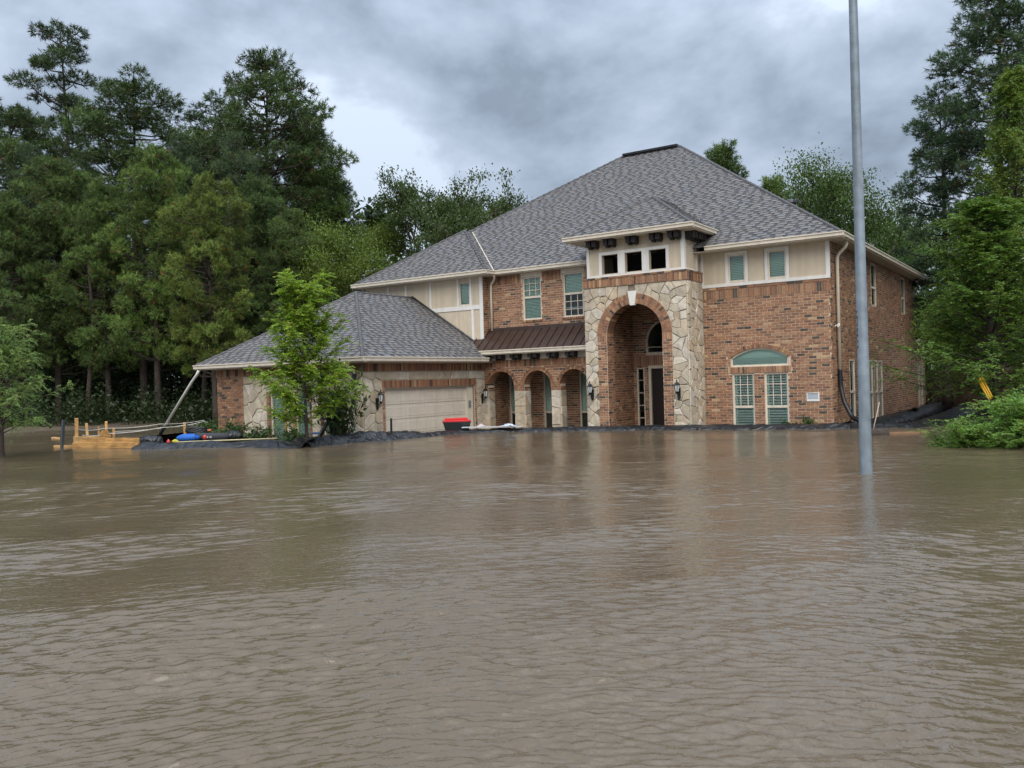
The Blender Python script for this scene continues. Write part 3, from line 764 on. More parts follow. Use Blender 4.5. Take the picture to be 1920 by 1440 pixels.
# ---- stucco bay over the garage
SY, SX0, SX1 = -0.65, -19.25, -13.06; FE = front(SY)
ew = [(-14.20, -13.66, 4.78, 5.72), (-18.75, -18.05, 4.7, 5.62)]
slab('stucco_wall', FE, rect(SX0, SX1, 2.4, 5.95), [rect(*w) for w in ew], 0.2, M['stucco'])
mb = MB(); FER = rightf(SX1); board(mb, FER, SY+0.2, -0.02, 2.6, 5.95, -0.2, 0.0); mb.build('brick_wall', M['mortar'], HOUSE); brick_rows(FER, SY+0.03, -0.25, 3.3, 5.85)
for w in ew: window(FE, *w, 'closed', rec=0.04)
mb = MB()
board(mb, FE, SX1-0.13, SX1+0.03, 3.4, 5.9, 0.001, 0.035); board(mb, FE, -15.6, SX1-0.13, 4.60, 4.77, 0.001, 0.03)
for s in (-16.97, -15.66): board(mb, FE, s-0.05, s+0.05, 3.0, 5.9, 0.001, 0.026)
board(mb, FE, -13.60, -13.50, 3.4, 4.60, 0.001, 0.026)
for w in ew[:1]: board(mb, FE, w[0]-0.09, w[0], 4.77, 5.9, 0.001, 0.032); board(mb, FE, w[1], w[1]+0.09, 4.77, 5.9, 0.001, 0.032)
board(mb, FE, -18.0, -17.9, 4.5, 5.9, 0.001, 0.026)
mb.build('trim', M['trim'], HOUSE)

# ---- garage wing
GX, GY, GL = -12.96, -7.68, -20.30; FG = rightf(GX); FH = front(GY)
DY0, DY1, DZ = -6.66, -1.55, 1.60
WG = slab('stone_wall', FG, [(GY, ZB), (DY0, ZB), (DY0, DZ), (DY1, DZ), (DY1, ZB), (AY-0.002, ZB), (AY-0.002, 2.5), (GY, 2.5)], [], 0.25, M['stone_mortar'])
stones(FG, GY, -6.80, -0.6, 2.16, 0.36, None, None, WG, pale=0.45); stones(FG, -1.42, AY-0.01, -0.6, 2.16, 0.33, None, None, WG, pale=0.45)
stones(FG, -6.79, -1.43, 1.865, 2.16, 0.50, None, None, WG, pale=0.45)
mb = MB(); board(mb, FG, GY-0.03, AY-0.003, 2.165, 2.48, 0.001, 0.03); board(mb, FG, -6.81, -1.41, 1.60, 1.862, 0.001, 0.035); board(mb, FG, -6.80, DY0, ZB, 1.6, 0.001, 0.03); board(mb, FG, DY1, -1.42, ZB, 1.6, 0.001, 0.03)
mb.build('brick_wall', M['mortar'], HOUSE)
soldiers(FG, GY-0.03, AY-0.003, 2.165, 2.44, 0.05); soldiers(FG, -6.81, -1.41, 1.605, 1.862, 0.058, part=True)
fg2 = rightf(GX+0.03); brick_rows(fg2, -6.80, DY0, -0.6, 1.6, (), blen=0.3); brick_rows(fg2, DY1, -1.42, -0.6, 1.6, (), blen=0.3)
mb = MB(); board(mb, FG, DY0, DY0+0.07, ZB, DZ, -0.2, -0.06); board(mb, FG, -1.92, DY1, ZB, DZ, -0.2, -0.06); board(mb, FG, DY0+0.07, -1.92, DZ-0.06, DZ, -0.2, -0.06)
mb.build('door_frame', M['cream'], HOUSE)
mb = MB(); board(mb, FG, -1.84, -1.70, 0.75, 1.02, -0.06, -0.035); mb.build('keypad', M['galv'], HOUSE)
mb = MB(); nrow = 4; ph = (DZ-0.06-(-0.5))/nrow
for r in range(nrow): board(mb, FG, DY0+0.07, -1.92, -0.5+r*ph+0.006, -0.5+(r+1)*ph-0.006, -0.17, -0.13)
gd = mb.build('garage_door', M['cream'], HOUSE)
npn = 8; pw = (-1.92-DY0-0.07)/npn
def panel_mesh():
    mb = MB(); w, h, b = pw-0.10, ph-0.16, 0.035
    o = [(0, 0), (w, 0), (w, h), (0, h)]; i_ = [(b, b), (w-b, b), (w-b, h-b), (b, h-b)]; q = [(b*1.6, b*1.6), (w-b*1.6, b*1.6), (w-b*1.6, h-b*1.6), (b*1.6, h-b*1.6)]
    P = [FG.S*a+Zv*c+FG.N*0.0005 for a, c in o]+[FG.S*a+Zv*c+FG.N*0.009 for a, c in i_]+[FG.S*a+Zv*c+FG.N*0.005 for a, c in q]
    mb.add(P, [(k, (k+1) % 4, 4+(k+1) % 4, 4+k) for k in range(4)]+[(4+k, 4+(k+1) % 4, 8+(k+1) % 4, 8+k) for k in range(4)]+[(8, 9, 10, 11)])
    return mb.mesh('door_panel', M['cream'])
pm = panel_mesh()
for r in range(nrow):
    for c in range(npn): link('door_panel', pm, gd, FG.p(DY0+0.07+c*pw+0.05, -0.5+r*ph+0.08, -0.13))
gw = [(-17.42, -16.70, -0.2, 1.55), (-16.15, -15.45, -0.2, 1.55), (-14.80, -14.10, -0.2, 1.55)]
WH = slab('stone_wall', FH, rect(GL, GX-0.25, ZB, 2.5), [rect(*w) for w in gw], 0.25, M['stone_mortar'])
brick_rows(FH, GL, -18.82, -0.6, 2.165, (), part=True)
stones(FH, -18.82, -17.60, -0.6, 2.16, 0.38, None, None, WH, pale=0.45); stones(FH, -13.90, GX, -0.6, 2.16, 0.42, None, None, WH, pale=0.45)
stones(FH, -17.60, -13.90, 1.56, 2.16, 0.42, None, None, WH, pale=0.45); stones(FH, -16.55, -16.28, -0.6, 1.56, 0.36, None, None, WH, pale=0.45); stones(FH, -15.33, -14.92, -0.6, 1.56, 0.36, None, None, WH, pale=0.45)
for w in gw:
    brick_rows(FH, w[0]-0.14, w[0], -0.6, 1.56, (), blen=0.3, proud=0.03); brick_rows(FH, w[1], w[1]+0.13, -0.6, 1.56, (), blen=0.3, proud=0.03)
    window(FH, *w, 'closed', rail=0.7)
mb = MB(); board(mb, FH, GL, GX, 2.165, 2.48, 0.001, 0.03); mb.build('brick_wall', M['mortar'], HOUSE); soldiers(FH, GL, GX+0.03, 2.165, 2.44, 0.05)
mb = MB(); mb.box(GL, GL+0.2, GY+0.26, -0.6, ZB, 2.5); mb.build('brick_wall', M['brick'], HOUSE)
brick_rows(leftf(GL), GY, GY+3.0, -0.6, 2.44)

# ---- the bricks themselves: the 300 that show largest are parts, the rest one mass
def finish_bricks():
    def score(b):
        o, a, bb, c, k, part = b
        if not part: return -1
        d = (o-CAM); ar = a.cross(bb); dist = d.dot(FW)
        return abs(ar.dot(d.normalized()))/dist**2
    order = sorted(range(len(BR)), key=lambda i: -score(BR[i]))
    chosen = set(i for i in order[:300] if BR[i][5])
    cache = {}; mass = MB()
    for i, (o, a, b, c, k, part) in enumerate(BR):
        f = 1.0
        if i in chosen:
            key = (tuple(round(x, 2) for x in (*a, *b, *c)), k)
            if key not in cache:
                q = MB(); q.obox((0, 0, 0), a, b, c, PAL[k]); cache[key] = q.mesh('brick', M['brick'])
            link('brick', cache[key], WA, o)
        else:
            f = 0.9+0.2*((i*7919 % 97)/97)
            n_ = 0
            mass.obox(o, a, b, c, tuple(x*f for x in PAL[k]), skip=(0,))
    tag(mass.build('brickwork', M['brick'], HOUSE), kind='stuff')
finish_bricks()

# ---- roofs
SH = []      # shingles: four top corners + butt depth, colour, may_be_part
rsh = random.Random(5)
def roof_plane(P, part=False, e=0.165, deck=True):
    """P: corners, first two along the eave (seen from outside, left to right)"""
    P = [Vector(p) for p in P]; u = (P[1]-P[0]).normalized(); n = None
    for q in P[2:]:
        n = (P[1]-P[0]).cross(q-P[0])
        if n.length > 1e-6: break
    n.normalize()
    if n.z < 0: n = -n
    w = n.cross(u).normalized()
    if w.z < 0: w = -w
    pl = [((p-P[0]).dot(u), (p-P[0]).dot(w)) for p in P]
    def span(h):
        xs = []
        for i in range(len(pl)):
            (x0, y0), (x1, y1) = pl[i], pl[(i+1) % len(pl)]
            if abs(y1-y0) < 1e-9:
                if abs(h-y0) < 1e-6: xs += [x0, x1]
            elif min(y0, y1)-1e-9 <= h <= max(y0, y1)+1e-9: xs.append(x0+(x1-x0)*(h-y0)/(y1-y0))
        return (min(xs), max(xs)) if len(xs) > 1 else None
    H = max(y for _, y in pl); r = 0
    while r*e < H-0.03:
        h0, h1 = r*e, min((r+1)*e+0.012, H-1e-4)
        s0, s1 = span(max(h0, 1e-6)), span(h1)
        r += 1
        if not s0 or not s1: continue
        x = s0[0]-rsh.uniform(0, 0.2); thick = rsh.random() < 0.5
        while x < s0[1]:
            wd = rsh.uniform(0.16, 0.34) if thick else rsh.uniform(0.09, 0.19)
            a0, b0 = max(x, s0[0]), min(x+wd, s0[1]); a1, b1 = max(x, s1[0]), min(x+wd, s1[1])
            if b0-a0 > 0.01:
                if b1 < a1: a1 = b1 = (s1[0] if x < s1[0] else s1[1])
                t = 0.024 if thick else 0.009
                def pt(uu, ww, d): return P[0]+u*uu+w*ww+n*d
                c = [pt(a0, h0, t), pt(b0, h0, t), pt(b1, h1, t*0.25), pt(a1, h1, t*0.25), pt(a0, h0, -0.002), pt(b0, h0, -0.002)]
                g = rsh.uniform(0.128, 0.168) if thick else rsh.uniform(0.052, 0.080)
                tint = rsh.choice([(1.0, 0.965, 0.97), (0.98, 0.98, 1.03), (1.04, 0.98, 0.95)])
                SH.append((c, tuple(g*k for k in tint), part, b0-a0))
            x += wd; thick = not thick
    if deck:
        mb = MB(); mb.add([p-n*0.006 for p in P], [tuple(range(len(P)))])
        return mb
def caps(path, r=0.06):
    mb = MB(); path = [Vector(p) for p in path]
    for a, b in zip(path[:-1], path[1:]):
        L_ = (b-a).length; n = max(1, int(L_/0.32)); t = (b-a)/n
        for i in range(n):
            mb.tube([a+t*i, a+t*(i+1.06)], [r+0.014, r-0.012], 8, caps=True)
    return mb
P_M, P_G, P_T = 0.6844, 0.639, 0.646
EZ = 6.03
MX0, MX1, MY0, MY1 = -19.75, 0.50, -0.58, 16.78
hd = (MY1-MY0)/2; RZ = EZ+P_M*hd; RX0, RX1, RYm = MX0+hd, MX1-hd, MY0+hd
ROOFS = []
mains = roof_plane([(MX0, MY0, EZ), (MX1, MY0, EZ), (RX1, RYm, RZ), (RX0, RYm, RZ)])
for f in ([(MX1, MY0, EZ), (MX1, MY1, EZ), (RX1, RYm, RZ)], [(MX1, MY1, EZ), (MX0, MY1, EZ), (RX0, RYm, RZ), (RX1, RYm, RZ)], [(MX0, MY1, EZ), (MX0, MY0, EZ), (RX0, RYm, RZ)]):
    mains.add(f, [tuple(range(len(f)))], (0.15, 0.15, 0.16))
ROOF = mains.build('roof', M['deck'], HOUSE)
caps([(MX0, MY0, EZ), (RX0, RYm, RZ), (RX1, RYm, RZ), (MX1, MY0, EZ)]).build('ridge_cap', M['ridge'], ROOF)
caps([(RX1, RYm, RZ), (MX1, MY1, EZ)]).build('ridge_cap', M['ridge'], ROOF)
mb = MB(); mb.box(RX0+0.1, RX1-0.1, RYm-0.16, RYm+0.16, RZ+0.03, RZ+0.12); mb.build('ridge_vent', M['black'], ROOF)
# bay over the stucco
BX0, BX1, BY = -19.45, -12.53, -1.15; bh = (BX1-BX0)/2; BXm = (BX0+BX1)/2; BZ = EZ+P_M*bh; BYr = MY0+bh
apx = (BXm, BY+bh, BZ)
b = roof_plane([(BX0, BY, EZ), (BX1, BY, EZ), apx])
r = roof_plane([(BX1, BY, EZ), (BX1, MY0, EZ), (BXm, BYr, BZ), apx]); b.add(r.v, r.f)
b.add([(BX0, BY, EZ), apx, (BXm, BYr, BZ), (BX0, MY0, EZ)], [(0, 1, 2, 3)])
bay = b.build('roof', M['deck'], HOUSE); caps([(BX1, BY, EZ), apx, (BX0, BY, EZ)]).build('ridge_cap', M['ridge'], bay)
mb = MB(); d = Vector((BXm, BYr, BZ))-Vector((BX1, MY0, EZ)); up_ = Vector((0, 0, 0.03)); sd = Vector((0.018, 0.018, 0))
p0 = Vector((BX1, MY0, EZ)); mb.add([p0-sd+up_, p0+sd+up_, p0+d+sd+up_, p0+d-sd+up_], [(0, 1, 2, 3)]); mb.build('valley_flashing', M['soffit'], bay)
# tower hip
TX0, TX1, TEY, TZ = -8.50, -3.83, -1.92, 6.68; th = (TX1-TX0)/2; TXm = (TX0+TX1)/2; TAZ = TZ+P_T*th
tap = (TXm, TEY+th, TAZ); yb = MY0+(TAZ-EZ)/P_M; ye = MY0+(TZ-EZ)/P_M
b = roof_plane([(TX0, TEY, TZ), (TX1, TEY, TZ), tap], True)
r = roof_plane([(TX1, TEY, TZ), (TX1, ye, TZ), (TXm, yb, TAZ), tap], True); b.add(r.v, r.f)
b.add([(TX0, TEY, TZ), tap, (TXm, yb, TAZ), (TX0, ye, TZ)], [(0, 1, 2, 3)])
tro = b.build('roof', M['deck'], HOUSE); caps([(TX0, TEY, TZ), tap, (TX1, TEY, TZ)]).build('ridge_cap', M['ridge'], tro); caps([tap, (TXm, yb, TAZ)]).build('ridge_cap', M['ridge'], tro)
# garage hip
GX0, GX1, GEY, GZ = -20.80, -12.46, -8.18, 2.625; gh = (GX1-GX0)/2; GXm = (GX0+GX1)/2; GAZ = GZ+P_G*gh
gap = (GXm, GEY+gh, GAZ)
b = roof_plane([(GX0, GEY, GZ), (GX1, GEY, GZ), gap])
r = roof_plane([(GX1, GEY, GZ), (GX1, SY, GZ), (GXm, SY, GAZ), gap]); b.add(r.v, r.f)
b.add([(GX0, SY, GZ), (GX0, GEY, GZ), gap, (GXm, SY, GAZ)], [(0, 1, 2, 3)])
gro = b.build('roof', M['deck'], HOUSE); caps([(GX0, GEY, GZ), gap, (GX1, GEY, GZ)]).build('ridge_cap', M['ridge'], gro); caps([gap, (GXm, SY, GAZ)]).build('ridge_cap', M['ridge'], gro)
def finish_shingles():
    order = sorted([i for i, s in enumerate(SH) if s[2]], key=lambda i: -SH[i][3]/((SH[i][0][0]-CAM).length**2))[:300]
    ch = set(order); mass = MB(); FA_ = [(0, 1, 2, 3), (4, 5, 1, 0), (0, 3, 4), (1, 5, 2)]
    for i, (c, col, part, wd) in enumerate(SH):
        if i in ch:
            q = MB(); o = c[4]; q.add([p-o for p in c], FA_, col); link('shingle', q.mesh('shingle', M['shingle']), tro, o)
        else: mass.add(c, FA_, col)
    tag(mass.build('shingles', M['shingle'], HOUSE), kind='stuff')
finish_shingles()
# wall flashing where the garage roof dies into the stucco
mb = MB(); a = Vector((GXm, SY-0.02, GAZ+0.05)); c_ = Vector((SX1, SY-0.02, GZ+P_G*(GX1-SX1)+0.05))
mb.tube([a, c_], 0.05, 6); mb.tube([Vector((GXm-2.5, SY-0.02, GAZ-P_G*2.5+0.05)), a], 0.05, 6); mb.build('flashing', M['black'], HOUSE)
# metal lean-to over the arcade
LE, LT = (-1.26, 2.90), (-0.26, 3.73); lx0, lx1, npan = -13.75, TL-0.001, 16
pw_ = (lx1-lx0)/npan; sl = Vector((0, LT[0]-LE[0], LT[1]-LE[1])); nn = Vector((0, -sl.z, sl.y)).normalized()
mb = MB(); mb.obox((lx0, LE[0], LE[1]-0.03), (lx1-lx0, 0, 0), sl, nn*0.02); lean = mb.build('metal_roof', M['metal_roof'], HOUSE)
mb = MB(); mb.obox((0.012, 0, 0), (pw_-0.024, 0, 0), sl, nn*0.006); mb.obox((-0.012, 0, 0), (0.024, 0, 0), sl, nn*0.045); pme = mb.mesh('roof_panel', M['metal_roof'])
for i in range(npan): link('roof_panel', pme, lean, (lx0+i*pw_, LE[0], LE[1]-0.008))
mb = MB(); mb.box(-13.75, lx1, LT[0]-0.06, LT[0], LT[1]-0.06, LT[1]+0.09); mb.build('flashing', M['metal_roof'], HOUSE)

# ---- gutters, soffits, downspouts
def gutter(p0, p1, out, drop=0.0):
    p0, p1, out = Vector(p0), Vector(p1), Vector(out); t = p1-p0; mb = MB()
    z = Vector((0, 0, 1))
    mb.obox(p0-z*0.125, t, out*0.085, z*0.115); mb.obox(p0-z*0.02, t, out*0.115, z*0.035); mb.obox(p0-z*0.165-out*0.02, t, out*0.035, z*0.15)
    return mb.build('gutter', M['cream'], HOUSE)
gutter((TX1-0.05, MY0, EZ), (MX1+0.10, MY0, EZ), (0, -1, 0)); gutter((MX1, MY0+0.001, EZ), (MX1, MY1, EZ), (1, 0, 0))
gutter((BX1+0.0, MY0, EZ), (TL+0.02, MY0, EZ), (0, -1, 0)); gutter((BX0-0.1, BY, EZ), (BX1+0.1, BY, EZ), (0, -1, 0)); gutter((BX1, BY+0.001, EZ), (BX1, MY0, EZ), (1, 0, 0))
gutter((TX0-0.1, TEY, TZ), (TX1+0.1, TEY, TZ), (0, -1, 0)); gutter((TX1, TEY+0.001, TZ), (TX1, ye-0.02, TZ), (1, 0, 0)); gutter((TX0, ye-0.02, TZ), (TX0, TEY+0.001, TZ), (-1, 0, 0))
gutter((GX0-0.1, GEY, GZ), (GX1+0.1, GEY, GZ), (0, -1, 0)); gutter((GX1, GEY+0.001, GZ), (GX1, AY-0.46, GZ), (1, 0, 0)); gutter((GX0, -0.7, GZ), (GX0, GEY+0.001, GZ), (-1, 0, 0))
gutter((-12.80, LE[0]+0.01, LE[1]), (TL-0.002, LE[0]+0.01, LE[1]), (0, -1, 0))
mb = MB()
mb.box(TX1-0.5, MX1, MY0, -0.02, EZ-0.16, EZ-0.14); mb.box(0.02, MX1, -0.02, MY1, EZ-0.162, EZ-0.142); mb.box(BX1, TL, MY0, -0.2, EZ-0.16, EZ-0.14); mb.box(BX0, BX1, BY, SY+0.02, EZ-0.164, EZ-0.144); mb.box(SX1+0.02, BX1, SY+0.02, -0.2, EZ-0.166, EZ-0.146)
mb.box(TX0, TX1, TEY, TY+0.04, TZ-0.16, TZ-0.14); mb.box(TS1-0.02, TX1, TY+0.04, ye, TZ-0.162, TZ-0.142); mb.box(TX0, TS0+0.02, TY+0.04, ye, TZ-0.162, TZ-0.142)
mb.box(GX0, GX1, GEY, GY+0.02, GZ-0.16, GZ-0.14); mb.box(GX+0.0, GX1, GY+0.02, AY, GZ-0.162, GZ-0.142); mb.box(GX0, GL, GY+0.02, SY, GZ-0.162, GZ-0.142); mb.box(-12.9, TL, LE[0], AY-0.03, 2.84, 2.855)
mb.build('soffit', M['soffit'], HOUSE)
def pipe(name, path, r, mat, parent=HOUSE, n=10, ribs=False):
    mb = MB(); path = [Vector(p) for p in path]
    # round the bends
    pts = []
    for i, p in enumerate(path):
        if 0 < i < len(path)-1:
            a = p+(path[i-1]-p).normalized()*min(0.12, (path[i-1]-p).length*0.4); b = p+(path[i+1]-p).normalized()*min(0.12, (path[i+1]-p).length*0.4)
            for k in range(5):
                t = k/4; pts.append(a*(1-t)**2+p*2*t*(1-t)+b*t*t)
        else: pts.append(p)
    if ribs:
        q = []; rad = []
        for a, b in zip(pts[:-1], pts[1:]):
            m_ = max(1, int((b-a).length/0.022))
            for k in range(m_): q.append(a+(b-a)*k/m_); rad.append(r*(1.0 if len(q) % 2 else 0.88))
        mb.tube(q, rad, n)
    else: mb.tube(pts, r, n)
    return mb.build(name, mat, parent, smooth=True)
pipe('downspout', [(0.42, 0.55, 5.9), (0.40, 0.55, 5.72), (0.09, 0.62, 5.45), (0.09, 0.62, 1.75)], 0.055, M['cream'])
pipe('downspout', [(-12.50, -0.62, 5.9), (-12.6, -0.45, 5.72), (-12.86, -0.33, 5.55), (-12.86, -0.33, 3.72)], 0.05, M['cream'])
pipe('downspout', [(-13.2, -8.22, 2.5), (-13.2, -8.2, 2.38), (-13.25, -7.78, 2.2), (-13.25, -7.76, 2.08)], 0.055, M['cream'])
# wall lanterns
def lantern(base, out):
    out = Vector(out); side = Vector((-out.y, out.x, 0)); b = Vector(base)
    mb = MB()
    mb.obox(b-side*0.055-Zv*0.28, side*0.11, Zv*0.34, out*0.03); mb.obox(b-side*0.04-Zv*0.33, side*0.08, Zv*0.05, out*0.028)
    mb.tube([b+out*0.03-Zv*0.12, b+out*0.12-Zv*0.17, b+out*0.19-Zv*0.11], 0.016, 6)
    c = b+out*0.19
    mb.lathe([(0.02, -0.13), (0.05, -0.09), (0.062, -0.06), (0.062, -0.05)], c, 6); mb.lathe([(0.115, 0.16), (0.118, 0.175), (0.07, 0.23), (0.03, 0.26), (0.015, 0.28), (0.022, 0.31), (0.004, 0.36)], c, 6)
    for k in range(6):
        a = math.pi*k/3; mb.tube([c+Vector((0.062*math.cos(a), 0.062*math.sin(a), -0.05)), c+Vector((0.105*math.cos(a), 0.105*math.sin(a), 0.165))], 0.008, 4)
    o = mb.build('wall_lantern', M['black'], HOUSE)
    g = MB(); g.lathe([(0.056, -0.05), (0.097, 0.16)], c, 6); g.build('glass', M['lampglass'], o)
lantern((-7.86, TY-0.03, 1.28), (0, -1, 0)); lantern((-4.60, TY-0.03, 1.26), (0, -1, 0)); lantern((GX+0.035, -7.08, 1.22), (1, 0, 0)); lantern((GX+0.035, -1.08, 1.20), (1, 0, 0))
# house number plaque, security camera, roof fan
mb = MB(); board(mb, FA, -0.82, -0.42, 0.78, 1.06, 0.0, 0.04); pq = tag(mb.build('number_plaque', M['trim'], HOUSE), label='white framed house number plaque')
mb = MB(); board(mb, FA, -0.785, -0.455, 0.86, 1.02, 0.04, 0.043, (0.38, 0.42, 0.47)); board(mb, FA, -0.785, -0.455, 1.02, 1.038, 0.04, 0.046, (0.10, 0.10, 0.10))
mb.build('number_face', M['paint'], pq)
mb = MB()
for i, s in enumerate((-0.755, -0.70, -0.645, -0.59, -0.535, -0.485)):
    board(mb, FA, s, s+0.016, 0.888+0.01*(i % 2), 0.985-0.012*(i % 3), 0.0435, 0.0455, (0.50, 0.54, 0.60))
mb.build('numeral', M['paint'], pq)
mb = MB(); c = Vector((0.03, 0.36, 3.17)); mb.tube([c, c+Vector((0.10, -0.03, 0.03))], 0.025, 8); mb.tube([c+Vector((0.10, 0.12, 0.06)), c+Vector((0.14, -0.17, 0.0))], [0.04, 0.045], 10)
mb.build('security_camera', M['trim'], HOUSE)
mb = MB(); q = Vector((-4.1, 10.6, 9.2)); mb.lathe([(0.14, -0.5), (0.14, 0.02), (0.34, 0.05), (0.30, 0.16), (0.10, 0.24), (0.0, 0.25)], q, 14); mb.build('roof_fan', M['black'], HOUSE)

# ------------------------------------------------------------------ vegetation
def np_mesh(name, verts, faces, cols, mat):
    """verts (n,3), faces (m,k), one colour per face"""
    me = bpy.data.meshes.new(name); m_, k = faces.shape
    me.vertices.add(len(verts)); me.vertices.foreach_set('co', np.ascontiguousarray(verts, dtype=np.float32).ravel())
    me.loops.add(m_*k); me.loops.foreach_set('vertex_index', np.ascontiguousarray(faces, dtype=np.int32).ravel())
    me.polygons.add(m_); me.polygons.foreach_set('loop_start', np.arange(0, m_*k, k, dtype=np.int32))
    a = me.attributes.new('Col', 'FLOAT_COLOR', 'FACE')
    a.data.foreach_set('color', np.concatenate([cols, np.ones((m_, 1))], 1).astype(np.float32).ravel())
    me.materials.append(mat); me.update(calc_edges=True); return me
def unit(v): return v/np.maximum(np.linalg.norm(v, axis=-1, keepdims=True), 1e-9)
def needles(P, D, g, n, L, W, base, spread=(0.15, 1.7), bf=None):
    """tufts of n needles round the twig tips P (k,3) that point along D; base colour (3,)"""
    k = len(P); P = np.repeat(P, n, 0); Dr = np.repeat(D, n, 0)
    perp = unit(np.cross(Dr, unit(g.normal(size=(k*n, 3)))))
    th = g.uniform(spread[0], spread[1], (k*n, 1)); d = Dr*np.cos(th)+perp*np.sin(th)
    d[:, 2] -= 0.10; d = unit(d)
    b = P+Dr*g.uniform(-0.55, 0.35, (k*n, 1))*L
    side = unit(np.cross(d, g.normal(size=(k*n, 3))))*W*0.5
    ln = L*g.uniform(0.75, 1.2, (k*n, 1))
    V = np.stack([b-side, b+side, b+d*ln], 1).reshape(-1, 3)
    F = np.arange(k*n*3).reshape(-1, 3)
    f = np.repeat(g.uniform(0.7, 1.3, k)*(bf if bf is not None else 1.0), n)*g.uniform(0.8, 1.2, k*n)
    hue = np.repeat(g.normal(0, 0.10, k), n)
    C = np.array(base)[None, :]*f[:, None]; C[:, 0] *= 1+hue; 
    br = np.repeat(g.random(k) < 0.012, n); C[br] = np.array((0.16, 0.085, 0.03))
    return V, F, C
def leafs(P, g, size, base, up=0.5, asp=0.55, fac=None):
    """diamond leaves at P (k,3)"""
    k = len(P); nrm = unit(g.normal(size=(k, 3))+np.array((0, 0, up))); d = unit(np.cross(nrm, g.normal(size=(k, 3)))); d[:, 2] -= 0.25; d = unit(d)
    s = np.cross(nrm, d); L = size*g.uniform(0.7, 1.3, (k, 1))
    V = np.stack([P-d*L*0.5, P+s*L*asp*0.5+nrm*L*0.06, P+d*L*0.5, P-s*L*asp*0.5+nrm*L*0.06], 1).reshape(-1, 3)
    F = np.arange(k*4).reshape(-1, 4)
    f = g.uniform(0.75, 1.25, k)
    if fac is not None: f = f*fac
    C = np.array(base)[None, :]*f[:, None]; C[:, 0] *= 1+g.normal(0, 0.08, k)
    return V, F, C
def fronds(P, D, g, n, L, W, length, base, droop=0.5):
    """feathery sprays: leaflets both sides of twigs that start at P, run along D and droop"""
    k = len(P); t = np.tile(np.linspace(0.08, 1, n), k)[:, None]
    Pr = np.repeat(P, n, 0); Dr = np.repeat(D, n, 0); ln = np.repeat(length*g.uniform(0.7, 1.3, (k, 1)), n, 0)
    pos = Pr+Dr*t*ln; pos[:, 2] -= (droop*t[:, 0]**2)*ln[:, 0]
    side = unit(np.cross(Dr, np.array((0, 0, 1.0))))*np.where(np.arange(k*n) % 2 == 0, 1, -1)[:, None]
    d = unit(side*0.9+Dr*0.7+g.normal(size=(k*n, 3))*0.3-np.array((0, 0, 0.3)))
    w = unit(np.cross(d, g.normal(size=(k*n, 3))+np.array((0, 0, 1.5))))*W*0.5
    l_ = L*(1.1-0.5*t)*g.uniform(0.8, 1.2, (k*n, 1))
    V = np.stack([pos, pos+d*l_*0.5+w, pos+d*l_, pos+d*l_*0.5-w], 1).reshape(-1, 3); F = np.arange(k*n*4).reshape(-1, 4)
    f = np.repeat(g.uniform(0.65, 1.3, k), n)*g.uniform(0.85, 1.15, k*n)
    C = np.array(base)[None, :]*f[:, None]; C[:, 0] *= 1+np.repeat(g.normal(0, 0.10, k), n)
    return V, F, C

